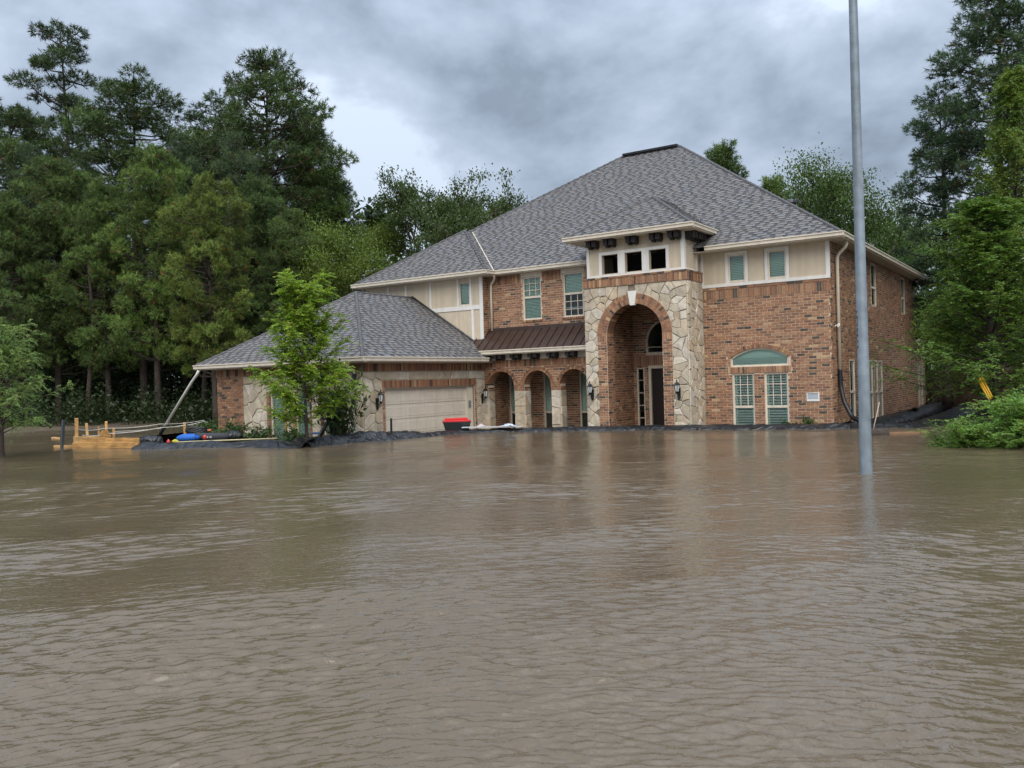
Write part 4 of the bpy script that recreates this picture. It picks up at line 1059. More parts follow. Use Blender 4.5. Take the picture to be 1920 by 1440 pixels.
def pine_kind(seed, h=20.0, cb=0.35, rad=3.4, nb=46, shape=1.0, L=0.30, tuft=15, base=(0.052, 0.088, 0.034), r0=0.26, sub=8, clump=6, W=0.026, stub=0):
    rr = random.Random(seed); g = np.random.default_rng(seed)
    tk = MB(); lean = [rr.uniform(-0.03, 0.03) for _ in range(4)]
    def trunk(z): t = z/h; return Vector((math.sin(t*3+lean[0]*40)*0.18*t*2+lean[1]*z*0.5, math.cos(t*2.6+lean[2]*40)*0.16*t*2-0.16*t*2+lean[3]*z*0.5, z))
    zs = [h*i/14 for i in range(15)]
    tk.tube([trunk(z) for z in zs], [r0*(1-0.93*(z/h))+(0.10 if z < 0.3 else 0) for z in zs], 9)
    Pp, Dd, Bf = [], [], []
    az = rr.uniform(0, 6)
    for i in range(nb):
        t = (i+rr.uniform(0, 0.8))/nb; z = h*(cb+(0.985-cb)*t); az += 2.4+rr.uniform(-0.5, 0.5)
        prof = (max(0.0, 1-t**1.7))**0.6*(0.55+0.45*min(1, t*3.0)) if shape == 1.0 else (1-t)**0.75+0.06
        ln = max(0.5, rad*prof*rr.uniform(0.62, 1.18)); el = -0.12+0.75*t+rr.uniform(-0.15, 0.2)
        p = trunk(z); pts = [p]; d = Vector((math.cos(az)*math.cos(el), math.sin(az)*math.cos(el), math.sin(el)))
        for s in range(5):
            d = (d+Vector((rr.uniform(-.12, .12), rr.uniform(-.12, .12), 0.10+rr.uniform(-.06, .06)))).normalized(); p = p+d*ln/5; pts.append(p)
        br = max(0.018, 0.014*ln+0.02*(1-t))
        tk.tube(pts, [br*(1-0.16*s) for s in range(6)], 5, caps=False)
        for q in range(sub):
            f = 0.30+0.70*(q+rr.random())/sub; k = min(4, int(f*5)); a = pts[k]+(pts[k+1]-pts[k])*(f*5-k)
            bd = (pts[k+1]-pts[k]).normalized(); sd = bd.cross(Zv).normalized()*(1 if q % 2 else -1)
            sl_ = max(0.35, ln*rr.uniform(0.16, 0.36)*(1.15-0.6*f)); dd = (bd*0.75+sd*rr.uniform(0.3, 1.0)+Zv*rr.uniform(0.0, 0.55)).normalized()
            if q == sub-1: dd = bd
            e = a+dd*sl_; bfq = rr.uniform(0.6, 1.45)
            tk.tube([a, e], [0.014, 0.006], 3, caps=False)
            for c in range(clump):
                u_ = 0.25+0.75*(c+rr.random())/clump; o = a+dd*sl_*u_
                td = (dd*0.6+Vector((rr.gauss(0, 0.6), rr.gauss(0, 0.6), rr.gauss(0.45, 0.45)))).normalized()
                Pp.append(tuple(o+td*rr.uniform(0.02, 0.25))); Dd.append(tuple(td)); Bf.append(bfq)
    for _ in range(stub):
        z = h*rr.uniform(0.25, cb); a_ = rr.uniform(0, 6.3); p = trunk(z); tk.tube([p, p+Vector((math.cos(a_), math.sin(a_), 0.1))*rr.uniform(0.3, 0.9)], [0.03, 0.008], 4)
    V, F, C = needles(np.array(Pp), np.array(Dd), g, tuft, L, W, base, bf=np.array(Bf))
    return tk.mesh('trunk', M['bark'], True), np_mesh('crown', V, F, C, M['needles']), h
def puff_pine(seed, h=20.0, cb=0.3, rad=3.6, nc=110, cr=0.75, per=42, L=0.26, W=0.032, tuft=12, base=(0.066, 0.104, 0.036), r0=0.26, flat=0.6, shape='round', stub=0, fill=0.62):
    """a mature pine: limbs end in billowing puffs of needle tufts"""
    rr = random.Random(seed); g = np.random.default_rng(seed); tk = MB()
    ph = [rr.uniform(0, 6.28) for _ in range(6)]
    def trunk(z): t = z/h; return Vector((math.sin(t*2.6+ph[0])*0.28*t, math.cos(t*2.2+ph[1])*0.28*t, z))
    zs = [h*0.97*i/16 for i in range(17)]
    tk.tube([trunk(z) for z in zs], [r0*(1-0.92*(i/16))+(0.09 if i == 0 else 0) for i in range(17)], 9)
    Pp, Dd, Bf = [], [], []
    az = rr.uniform(0, 6)
    for i in range(nc):
        t = ((i+rr.random())/nc)**0.88; az += 2.39996+rr.uniform(-0.35, 0.35)
        if shape == 'round': R_ = rad*(math.sqrt(max(0.02, 1-((t-0.38)/0.63)**2)) if t > 0.38 else 0.62+0.38*t/0.38)
        elif shape == 'cone': R_ = rad*(0.10+0.90*(1-t)**0.72)*(0.7+0.3*min(1, t*5))
        else: R_ = rad*(0.55+0.45*math.sin(math.pi*min(1, t*1.1)))*(1.0 if t < 0.85 else 0.62)
        # lumpy outline
        R_ *= 0.86+0.20*math.sin(az*2+ph[2]+t*7)+0.12*math.sin(az*3+ph[3]-t*11)
        rho = R_*(fill+(1-fill)*rr.random()**0.6) if rr.random() < 0.78 else R_*rr.uniform(0.15, 0.6)
        z = h*(cb+(0.985-cb)*t); p = trunk(z); c = p+Vector((math.cos(az)*rho, math.sin(az)*rho, rr.uniform(-0.2, 0.45)))
        b0 = trunk(max(0.12*h, z-rho*rr.uniform(0.10, 0.42))); mid = b0.lerp(c, 0.55)-Vector((0, 0, 0.10*rho))
        br = 0.016+0.012*rho
        tk.tube([b0, mid, c], [br*1.6, br, 0.012], 5, caps=False)
        k = cr*rr.uniform(0.72, 1.3)*(1.0 if t < 0.9 else 0.75); n = int(per*(k/cr)**2)
        outd = Vector((math.cos(az), math.sin(az), 0.3)); bq = rr.uniform(0.62, 1.42)
        for q in range(n):
            d = Vector((rr.gauss(0, 1), rr.gauss(0, 1), rr.gauss(0.25, 0.9))).normalized(); s_ = k*(0.35+0.65*rr.random()**0.5)
            o = c+Vector((d.x*s_, d.y*s_, d.z*s_*flat)); td = (d*0.8+outd*0.35+Zv*0.35).normalized()
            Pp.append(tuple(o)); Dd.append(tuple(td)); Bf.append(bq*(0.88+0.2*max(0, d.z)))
            if q % 9 == 0: tk.tube([c, o], [0.012, 0.005], 3, caps=False)
    for _ in range(stub):
        z = h*rr.uniform(0.25, cb); a_ = rr.uniform(0, 6.3); p = trunk(z); tk.tube([p, p+Vector((math.cos(a_), math.sin(a_), 0.15))*rr.uniform(0.3, 1.1)], [0.035, 0.008], 4)
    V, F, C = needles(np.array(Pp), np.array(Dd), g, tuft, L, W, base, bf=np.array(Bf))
    return tk.mesh('trunk', M['bark'], True), np_mesh('crown', V, F, C, M['needles']), float(np.percentile(V[:, 2], 99.9))
def broad_kind(seed, h=12.0, r0=0.2, levels=4, leaf=0.17, per=30, base=(0.060, 0.100, 0.028), spread=0.62, clump=0.42, first=0.28, split=3, up=0.35, stretch=1.0):
    rr = random.Random(seed); g = np.random.default_rng(seed); tk = MB(); tips = []
    def grow(p, d, ln, r, lv):
        pts = [p]; n = 4
        for s in range(n):
            d = (d+Vector((rr.gauss(0, .13), rr.gauss(0, .13), up*0.12))).normalized(); p = p+d*ln/n; pts.append(p)
        tk.tube(pts, [r*(1-0.11*i) for i in range(n+1)], 7 if lv == levels else 5 if lv > 1 else 3, caps=False)
        if lv <= 1: tips.append((pts[2], d)); tips.append((pts[4], d)); return
        if lv <= 2: tips.append((pts[3], d))
        for i in range(split+(1 if rr.random() < 0.4 else 0)):
            f = 0.45+0.55*(i+1)/split; f = min(1, f); k = min(3, int(f*4)); a = pts[k]+(pts[k+1]-pts[k])*(f*4-k)
            ax_ = Vector((rr.gauss(0, 1), rr.gauss(0, 1), rr.gauss(0, 0.45))).normalized()
            nd = (d*(1-spread)+ax_*spread+Zv*up*0.4).normalized()
            grow(a, nd, ln*rr.uniform(0.58, 0.80)*stretch, r*0.58, lv-1)
    grow(Vector((0, 0, 0)), Vector((rr.uniform(-.06, .06), rr.uniform(-.06, .06), 1)), h*first, r0, levels)
    T = np.array([tuple(t[0]) for t in tips]); k = len(T)
    off = g.normal(size=(k*per, 3))*np.array((clump, clump, clump*0.6))
    fac = np.repeat(g.uniform(0.7, 1.25, k), per)
    V, F, C = leafs(np.repeat(T, per, 0)+off, g, leaf, base, 0.6, 0.6, fac)
    top = V[:, 2].max()
    return tk.mesh('trunk', M['bark'], True), np_mesh('crown', V, F, C, M['leaves']), float(top)
def feather_kind(seed, h=5.5, r0=0.07, nb=40, rad=1.7, cb=0.22, twigs=16, n=15, L=0.10, W=0.032, tl=0.42, base=(0.13, 0.20, 0.035), droop=0.55, prof=None, el0=0.15, arch=0.0):
    rr = random.Random(seed); g = np.random.default_rng(seed); tk = MB(); Pp, Dd = [], []
    def trunk(z): t = z/h; return Vector((math.sin(t*4+seed)*0.05*h*0.1, math.cos(t*3+seed)*0.04*h*0.1, z))
    tk.tube([trunk(h*i/10) for i in range(11)], [r0*(1-0.09*i) for i in range(11)], 8)
    az = 0.0
    for i in range(nb):
        t = (i+rr.random())/nb; z = h*(cb+(0.97-cb)*t); az += 2.4+rr.uniform(-.4, .4)
        pf = prof(t) if prof else (1-t)**0.6*(0.6+0.4*min(1, 4*t)); ln = max(0.25, rad*pf*rr.uniform(0.55, 1.2))
        el = el0+0.7*t+rr.uniform(-.15, .2); p = trunk(z); pts = [p]; d = Vector((math.cos(az)*math.cos(el), math.sin(az)*math.cos(el), math.sin(el)))
        for s in range(5): d = (d+Vector((rr.uniform(-.1, .1), rr.uniform(-.1, .1), 0.08-arch*0.1*s))).normalized(); p = p+d*ln/5; pts.append(p)
        tk.tube(pts, [max(0.006, r0*0.28*(1-0.17*s)) for s in range(6)], 4, caps=False)
        for q in range(twigs):
            f = 0.22+0.78*(q+rr.random())/twigs; k = min(4, int(f*5)); a = pts[k]+(pts[k+1]-pts[k])*(f*5-k)
            td = ((pts[k+1]-pts[k]).normalized()*0.7+Vector((rr.gauss(0, .55), rr.gauss(0, .55), rr.gauss(0.1, .35)))).normalized()
            Pp.append(tuple(a)); Dd.append(tuple(td))
    V, F, C = fronds(np.array(Pp), np.array(Dd), g, n, L, W, tl, base, droop)
    return tk.mesh('trunk', M['bark'], True), np_mesh('crown', V, F, C, M['leaves']), h

USED = {}
def plant(name, kind, pos, height, label, cat='tree', wide=1.0, rz=None, tint=(1, 1, 1), group=None, part=('trunk', 'crown'), lean=0.0):
    tm, cm, h = kind; k = height/h
    o = empty(name, pos); o.scale = (k*wide, k*wide, k); o.rotation_euler = (lean, 0, rz if rz is not None else random.Random(hash(label) % 999).uniform(0, 6.28))
    a = link(part[0], tm, o); b = link(part[1], cm, o); b.color = (*tint, 1)
    tag(o, label, cat, group); return o
def plant_px(name, kind, u, vtop, d, label, z0=0.0, **kw):
    """stand a plant at depth d under picture column u, its top at picture row vtop"""
    yh = 715.3-0.0294*(u-960); p = at(u, yh, d); top = CAM.z+(yh-vtop)/FPX*d
    return plant(name, kind, (p.x, p.y, z0), top-z0, label, **kw)

K = {}
K['pineA'] = puff_pine(1, 19, 0.22, 3.7, 125, 0.85, 56, W=0.038, base=(0.072, 0.112, 0.038))
K['pineB'] = puff_pine(2, 17, 0.22, 3.6, 126, 0.80, 56, W=0.038, base=(0.092, 0.142, 0.040), stub=8)
K['pineC'] = puff_pine(8, 24, 0.58, 2.9, 32, 0.85, 74, W=0.038, flat=0.42, shape='open', stub=16, r0=0.30, base=(0.056, 0.088, 0.036), fill=0.45)
K['pineD'] = puff_pine(4, 15, 0.08, 3.4, 130, 0.75, 52, W=0.038, shape='cone', base=(0.115, 0.172, 0.040))
K['pineE'] = puff_pine(5, 21, 0.22, 3.3, 96, 0.80, 58, W=0.038, r0=0.28, base=(0.062, 0.098, 0.044), stub=5, fill=0.5)
K['oakA'] = broad_kind(19, 26, 0.34, 5, 0.19, 78, spread=0.66, clump=0.36, first=0.26, split=3, base=(0.078, 0.118, 0.034), stretch=1.04)
K['oakB'] = broad_kind(12, 26, 0.30, 5, 0.17, 110, spread=0.52, clump=0.62, first=0.24, split=3, base=(0.095, 0.150, 0.036))
K['oakC'] = broad_kind(13, 14, 0.18, 4, 0.14, 150, spread=0.60, clump=0.60, first=0.26, split=4, base=(0.075, 0.125, 0.036))
K['sapling'] = feather_kind(21, 5.4, 0.06, 58, 1.85, 0.22, 40, 20, 0.105, 0.038, 0.38, (0.225, 0.335, 0.042), 0.45, prof=lambda t: (1.0-0.42*t)*(0.66+0.34*abs(math.sin(t*7.5+0.6))))
K['willow'] = feather_kind(22, 4.6, 0.10, 60, 2.5, 0.26, 28, 20, 0.085, 0.028, 0.48, (0.200, 0.300, 0.092), 0.55, el0=0.25, arch=0.55, prof=lambda t: 1.0-0.50*t)
K['cypress'] = feather_kind(23, 9.5, 0.17, 110, 3.2, 0.10, 36, 16, 0.12, 0.040, 0.50, (0.130, 0.195, 0.046), 0.6, prof=lambda t: (1-t)**0.5*(0.6+0.4*abs(math.sin(t*13))))
K['flooded'] = feather_kind(24, 1.0, 0.04, 90, 1.9, 0.05, 24, 18, 0.075, 0.026, 0.32, (0.150, 0.260, 0.058), 0.35, el0=0.06, prof=lambda t: 1.0-0.6*t)

# ------------------------------------------------------------------ trees of the wood, each where it stands
T_ = plant_px
DK, MD, LT_, YG = (0.86, 0.90, 0.80), (1.0, 1.0, 1.0), (1.30, 1.30, 1.05), (1.75, 1.45, 0.85)
T_('pine_tree', K['pineC'], 141, 45, 58, 'tallest pine of the wood, bare trunk below an open flat-layered crown', wide=1.0, rz=0.4, tint=DK)
T_('pine_tree', K['pineA'], 35, 188, 52, 'dark round-topped pine at the wood\'s left end, lower than the tallest pine', wide=1.15, rz=1.0, tint=DK)
T_('pine_tree', K['pineA'], 272, 138, 54, 'broad dome-topped dark pine between the tallest pine and the highest dense crown', wide=1.15, rz=2.2, tint=DK)
T_('pine_tree', K['pineE'], 415, 176, 57, 'dark pine whose shoulder rises just before the highest dense crown', wide=1.15, rz=0.3, tint=DK)
T_('pine_tree', K['pineA'], 517, 96, 54, 'highest dense pine crown, nearest the roof', wide=0.98, rz=4.0, tint=DK)
T_('pine_tree', K['pineB'], 590, 215, 56, 'dark pine filling the slope to the roof side of the highest dense crown', wide=0.85, rz=5.2, tint=DK)
T_('pine_tree', K['pineB'], 110, 296, 47, 'mid-green pine in front of the tallest pine\'s trunk', wide=0.88, rz=0.9, tint=MD)
T_('pine_tree', K['pineB'], 297, 274, 45, 'bright green pine standing forward below the broad dome', wide=0.88, rz=1.6, tint=LT_)
T_('pine_tree', K['pineB'], 404, 328, 43, 'yellow-green young pine behind the white slanting pipe', wide=0.88, rz=3.1, tint=(1.5, 1.32, 0.95))
T_('pine_tree', K['pineB'], 205, 340, 46, 'mid-green pine between two brighter front pines', wide=0.88, rz=2.7, tint=(1.1, 1.12, 1.0))
T_('pine_tree', K['pineB'], 15, 360, 45, 'mid-green pine behind the feathery tree in the water', wide=0.88, rz=0.2, tint=MD)
T_('pine_tree', K['pineB'], 490, 330, 48, 'dark pine behind the yellow-green sapling', wide=0.88, rz=2.0, tint=(0.85, 0.9, 0.95))
T_('pine_tree', K['pineB'], 640, 318, 57, 'pine with a tufted tip beside the open-branched oak', wide=0.75, rz=4.4, tint=DK)
T_('pine_tree', K['pineB'], 560, 395, 46, 'pine over the garage roof, half hidden by yellowish foliage', wide=0.88, rz=4.9, tint=MD)
T_('pine_tree', K['pineE'], 350, 250, 50, 'slender pine rising between the two bright front pines', wide=0.8, rz=1.1, tint=MD)
T_('pine_tree', K['pineE'], 170, 260, 51, 'slender dark pine just beside the tallest pine\'s trunk', wide=0.8, rz=2.9, tint=MD)
T_('pine_tree', K['pineE'], 455, 250, 50, 'slender pine below the highest dense crown', wide=0.8, rz=4.1, tint=MD)
T_('pine_tree', K['pineE'], 65, 270, 49, 'slender pine in front of the round-topped one', wide=0.8, rz=5.1, tint=MD)
T_('leafy_tree', K['oakB'], 645, 372, 47, 'yellowish green leafy tree between the pines and the open-branched oak', wide=0.72, rz=0.5, tint=(1.3, 1.2, 0.8))
T_('oak_tree', K['oakA'], 775, 286, 46, 'open-branched oak with sky showing through, rising over the upper roof corner', wide=0.66, rz=5.0, tint=(0.72, 0.76, 0.68))
T_('pine_tree', K['pineD'], 868, 374, 60, 'small pine top peeping over the roof beside the oak', wide=1.4, rz=0.5, tint=(0.65, 0.75, 0.85))
T_('pine_tree', K['pineD'], 946, 383, 72, 'pine tip just showing over the sloping roof edge', wide=1.2, rz=1.5, tint=DK)
T_('pine_tree', K['pineD'], 1356, 270, 60, 'pine top showing past the roof ridge and its round fan', wide=1.0, rz=2.5, tint=(0.6, 0.66, 0.66))
T_('leafy_tree', K['oakB'], 1565, 262, 52, 'round leafy tree behind the galvanised pole', wide=0.78, rz=1.0, tint=(0.74, 0.80, 0.74))
T_('pine_tree', K['pineD'], 1452, 330, 60, 'low pine at the foot of the roof hip beside the round leafy tree', wide=1.0, rz=3.5, tint=DK)
T_('leafy_tree', K['oakB'], 1672, 398, 62, 'distant greyish leafy tree low between pole and dark pine', wide=1.15, rz=4.0, tint=(1.1, 1.2, 1.15))
T_('leafy_tree', K['oakC'], 1720, 440, 50, 'leafy tree under the dark pine behind the house corner', wide=1.2, rz=0.7, tint=(0.95, 1.05, 1.0))
T_('pine_tree', K['pineE'], 1775, 160, 40, 'dark pine with gaps in its crown standing behind the big feathery tree', wide=1.0, rz=3.3, tint=(0.9, 0.98, 0.95))
T_('pine_tree', K['pineE'], 1885, -75, 37, 'very tall dark pine running out of the top of the picture', wide=1.12, rz=5.6, tint=(0.9, 0.98, 0.95))
T_('cypress_tree', K['cypress'], 1912, 128, 31, 'tall light green feathery tree in front of the very tall pine', wide=0.72, rz=0.4, tint=(1.0, 1.0, 0.8))
T_('cypress_tree', K['cypress'], 1862, 368, 26.5, 'big feathery tree overhanging the flooded bush', z0=-0.2, wide=1.55, rz=2.1, tint=(0.92, 1.05, 0.9))
T_('leafy_tree', K['oakC'], 1835, 395, 30, 'bright green leafy tree top between the two feathery trees', wide=0.7, rz=1.2, tint=(1.7, 1.6, 0.8))
T_('cypress_tree', K['willow'], 2, 640, 24.3, 'feathery light green tree standing in the water with arching twigs', z0=-0.4, wide=0.95, rz=0.3, tint=MD)
T_('sapling', K['sapling'], 573, 548, 25.2, 'yellow-green sapling standing in water before the garage', z0=-0.5, wide=1.12, rz=0.0, tint=MD)

# low growth under the wood, too tangled to count
def thicket(name, label, boxes, n, size, base, seed):
    g = np.random.default_rng(seed); P = []
    for (u0, u1, d0, d1, z0, z1, w) in boxes:
        k = int(n*w); u = g.uniform(u0, u1, k); d = g.uniform(d0, d1, k); z = z0+(z1-z0)*g.random(k)**1.1
        # clumps
        kc = max(4, k//260); cu, cd, cz = g.uniform(u0, u1, kc), g.uniform(d0, d1, kc), z0+(z1-z0)*g.random(kc)
        ix = g.integers(0, kc, k); near = g.random(k) < 0.75
        u = np.where(near, cu[ix]+g.normal(0, 14, k), u); d = np.where(near, cd[ix]+g.normal(0, 0.6, k), d); z = np.where(near, cz[ix]+g.normal(0, 0.55, k), z)
        z = np.maximum(z, 0.02)
        R_, F_ = np.array(RT), np.array(FW)
        p = np.array(CAM)[None]+(F_[None]+R_[None]*((u-960)/FPX)[:, None])*d[:, None]; p[:, 2] = z; P.append(p)
    P = np.concatenate(P); V, F, C = leafs(P, g, size, base, 0.5, 0.6)
    o = link(name, np_mesh(name, V, F, C, M['leaves'])); tag(o, label, kind='stuff'); return o
thicket('forest', 'deep dark mass of the wood behind the pines', [(-160, 960, 60, 78, 0, 14, 0.75), (-160, 700, 57, 66, 0, 6.5, 0.6), (1400, 2050, 56, 70, 0, 9, 0.3)], 46000, 0.55, (0.030, 0.050, 0.021), 4)
thicket('undergrowth', 'tangled undergrowth along the foot of the wood', [(-80, 640, 47, 58, 0, 7.0, 0.62), (-60, 420, 43, 46.5, 0, 1.3, 0.10), (1600, 2000, 44, 56, 0, 5.0, 0.30)], 90000, 0.17, (0.034, 0.056, 0.022), 3)
# bare trunks that show in the gloom of the wood
tr_ = random.Random(9)
TM = {}
def bare_trunk(u, d, h, r, label):
    key = (round(r, 2))
    if key not in TM:
        mb = MB(); mb.tube([(0.10*math.sin(i*0.9), 0.08*math.cos(i*0.7), i*1.5) for i in range(9)], [r*(1-0.055*i) for i in range(9)], 8); TM[key] = mb.mesh('tree_trunk', M['bark'], True)
    yh = 715.3-0.0294*(u-960); p = at(u, yh, d); o = link('tree_trunk', TM[key], None, (p.x, p.y, -0.3)); o.rotation_euler = (tr_.uniform(-.03, .03), tr_.uniform(-.03, .03), tr_.uniform(0, 6)); o.scale = (1, 1, h/12)
    tag(o, label, 'tree trunk', 'bare trunks in the wood')
bare_trunk(268, 46.5, 14, 0.22, 'thick bare trunk in the wood, behind the stakes near the slanting pipe')
bare_trunk(166, 45.5, 9, 0.14, 'slim bare trunk in the wood above the wooden stakes')
bare_trunk(383, 45, 9, 0.14, 'bare trunk in the wood just beside the garage corner')
bare_trunk(48, 46, 9, 0.14, 'slim trunk in the wood behind the feathery tree')

# ------------------------------------------------------------------ shrubs by the house
def shrub_kind(seed, r, h, n, leaf, base):
    g = np.random.default_rng(seed); rr = random.Random(seed); tk = MB(); P = []
    for i in range(n):
        a, e = rr.uniform(0, 6.28), rr.uniform(0.5, 1.45); L_ = h*rr.uniform(0.55, 1.0)
        d = Vector((math.cos(a)*math.cos(e)*r/h*1.6, math.sin(a)*math.cos(e)*r/h*1.6, math.sin(e))).normalized(); p = Vector((0, 0, 0)); pts = [p]
        for s in range(4): p = p+d*L_/4+Vector((rr.gauss(0, .03), rr.gauss(0, .03), 0.01)); pts.append(p)
        tk.tube(pts, [0.014, 0.012, 0.010, 0.008, 0.005], 4, caps=False)
        for k in range(26): q = pts[0]+(pts[4]-pts[0])*rr.uniform(0.25, 1.05); P.append((q.x+rr.gauss(0, .085), q.y+rr.gauss(0, .085), max(0.05, q.z+rr.gauss(0, .07))))
    V, F, C = leafs(np.array(P), g, leaf, base, 0.4, 0.42)
    return tk.mesh('stem', M['bark'], True), np_mesh('foliage', V, F, C, M['leaves']), h
K['shrub'] = shrub_kind(31, 0.75, 2.4, 70, 0.17, (0.046, 0.080, 0.026))
K['low'] = shrub_kind(32, 0.6, 0.9, 34, 0.13, (0.055, 0.098, 0.032))
SP = ('stem', 'foliage')
p = on_z(655, 826, -0.4)
plant('shrub', K['shrub'], (-12.75, -9.0, -0.4), 2.85, 'dark upright shrub at the garage corner beside the black hose', 'shrub', wide=0.68, rz=0.5, part=SP, tint=(0.9, 0.95, 0.8))
for i, (x, y, h, w, lb) in enumerate([(-19.6, -8.5, 0.95, 1.2, 'low leafy shrub against the brick corner of the garage'), (-18.2, -8.6, 1.0, 1.3, 'low leafy shrub under the stone of the garage front'), (-16.9, -8.7, 0.85, 1.2, 'low leafy shrub below the first garage window'),
                                      (-15.2, -8.8, 0.8, 1.2, 'low leafy shrub behind the sapling\'s trunk'), (-21.3, -7.2, 1.0, 1.2, 'bright low shrub just off the garage\'s brick corner')]):
    plant('shrub', K['low'], (x, y, ZIN+0.05), h, lb, 'shrub', wide=w, rz=i*1.3, part=SP, group='shrubs along the garage front', tint=(1.25, 1.2, 0.9) if i == 4 else (1, 1, 1))
plant('shrub', K['low'], (-0.72, -0.45, -0.42), 0.75, 'small leafy plant under the number plaque', 'plant', wide=0.75, rz=1.0, part=SP, tint=(1.1, 1.1, 0.9))
plant('shrub', K['low'], (-1.45, -0.42, -0.42), 0.62, 'small plant under the low window nearest the plaque', 'plant', wide=0.6, rz=2.0, part=SP)
pb = on_z(1850, 838, 0)
plant('flooded_bush', K['flooded'], (5.85, -7.0, -0.25), 0.85, 'wide bright green feathery bush half under water', 'bush', wide=1.2, rz=0.6, tint=(1.15, 1.15, 1.0))
plant('flooded_bush', K['flooded'], (4.55, -7.1, -0.30), 0.5, 'small trailing spray at the wide bush\'s water edge', 'bush', wide=1.3, rz=2.6, tint=(1.05, 1.05, 0.9))

# ------------------------------------------------------------------ sheeting that rings the yard
rt_ = random.Random(77)
def tarp(name, label, path, tops, outw, inw, wr=0.05, seed=0, step=0.13, group='black plastic sheeting round the yard', skirt=-0.28):
    g = np.random.default_rng(seed); pts = [Vector((x, y, 0)) for x, y in path]
    P, Tz = [], []
    for i in range(len(pts)-1):
        n = max(1, int((pts[i+1]-pts[i]).length/step))
        for k in range(n): t = k/n; P.append(pts[i].lerp(pts[i+1], t)); Tz.append(tops[i]*(1-t)+tops[i+1]*t)
    P.append(pts[-1]); Tz.append(tops[-1])
    # smooth the path a little
    for _ in range(6): P = [P[0]]+[(P[i-1]+P[i]*2+P[i+1])/4 for i in range(1, len(P)-1)]+[P[-1]]
    cs = [(outw, skirt), (outw*0.72, -0.06), (outw*0.45, 0.45), (outw*0.26, 0.78), (outw*0.10, 0.97), (0, 1.0), (-inw*0.10, 0.98), (-inw*0.25, 0.86), (-inw*0.45, 0.62), (-inw*0.7, 0.30), (-inw, skirt)]
    ph = g.uniform(0, 6.28, 12); fr_ = g.uniform(1.2, 9, 12); mb = MB(); nx = len(cs)
    vs = []
    for i, p in enumerate(P):
        t = (P[min(i+1, len(P)-1)]-P[max(i-1, 0)]).normalized(); out = Vector((t.y, -t.x, 0)); s = i*step
        for k, (o, z) in enumerate(cs):
            w = sum(math.sin(fr_[j]*s+ph[j]+k*(0.5+0.3*j)) for j in range(12))/4.0
            zz = (z*Tz[i] if z > 0 else z)
            fold = abs(math.sin(fr_[3]*0.35*s+k*0.35+ph[5]))**6
            q = p+out*(o+w*wr*0.8)+Vector((0, 0, zz+(w*wr+fold*wr*1.3)*(1.0 if 1 < k < nx-1 else 0.2)+g.normal(0, wr*0.07)))
            vs.append(q)
    fs = [(i*nx+k, i*nx+k+1, (i+1)*nx+k+1, (i+1)*nx+k) for i in range(len(P)-1) for k in range(nx-1)]
    mb.add(vs, fs); o = mb.build(name, M['tarp'], None, smooth=True)
    md = o.modifiers.new('thickness', 'SOLIDIFY'); md.thickness = 0.006
    return tag(o, label, 'tarp', group)
tarp('plastic_tarp', 'grey-black plastic sheet sloping into the water beside the sapling', [(-17.25, -12.95), (-14.3, -11.5), (-12.0, -11.0)], [0.14, 0.11, 0.14], 0.8, 2.4, 0.030, 1)
tarp('plastic_tarp', 'crumpled heap of black plastic before the garage door', [(-12.3, -11.0), (-11.75, -8.8), (-11.4, -6.6)], [0.15, 0.20, 0.11], 0.8, 1.3, 0.055, 2)
tarp('plastic_tarp', 'long low strip of black plastic from the garage door to the brick wing', [(-11.45, -6.7), (-11.25, -5.1), (-9.4, -3.7), (-7.3, -2.95), (-5.6, -2.5), (-3.0, -2.0), (-0.7, -1.55), (0.9, -1.2)], [0.09, 0.085, 0.085, 0.10, 0.115, 0.115, 0.115, 0.12], 0.55, 0.9, 0.016, 3)
tarp('plastic_tarp', 'outer plastic sheet running back along the flank of the house', [(0.75, -1.25), (2.2, -0.9), (2.7, 1.2), (2.7, 9.0), (2.2, 24.0)], [0.12, 0.08, 0.05, 0.05, 0.05], 0.8, 0.9, 0.02, 4, step=0.2)
tarp('plastic_tarp', 'inner plastic sheet lying against the flank of the house', [(0.55, -0.3), (0.75, 2.0), (0.8, 9.0), (0.7, 19.0)], [0.13, 0.08, 0.06, 0.05], 0.55, 0.5, 0.02, 5, step=0.2)
tarp('plastic_tarp', 'plastic-covered mound behind the flooded bush', [(4.0, 1.2), (5.0, 0.4), (6.0, 0.2)], [0.5, 0.75, 0.6], 0.9, 0.9, 0.05, 6)

# ------------------------------------------------------------------ street pole
PB = Vector((3.67, -13.55, -0.5))
mb = MB(); hp = 9.6
mb.tube([PB+Vector((0, 0, hp*i/24)) for i in range(25)], [0.100-0.038*i/24 for i in range(25)], 24)
pole = tag(mb.build('steel_pole', M['galv'], None, smooth=True), 'galvanised steel pole rising from the water out of the picture', 'pole')
mb = MB(); mb.lathe([(0.062, 0), (0.066, 0.01), (0.05, 0.05), (0, 0.06)], PB+Vector((0, 0, hp)), 16); mb.build('cap', M['galv'], pole, True)
mb = MB()
ang0 = math.atan2(CAM.y-PB.y, CAM.x-PB.x)-1.02       # black stencilled characters, seen nearly edge-on
def mark(z0, z1, a0, a1):
    n = 4; r = 0.0915
    pts = [PB+Vector(((r)*math.cos(ang0+a0+(a1-a0)*i/n), (r)*math.sin(ang0+a0+(a1-a0)*i/n), 0)) for i in range(n+1)]
    mb.add([q+Vector((0, 0, z0+0.5)) for q in pts]+[q+Vector((0, 0, z1+0.5)) for q in pts], [(i, i+1, n+2+i, n+1+i) for i in range(n)], (0.012, 0.014, 0.018))
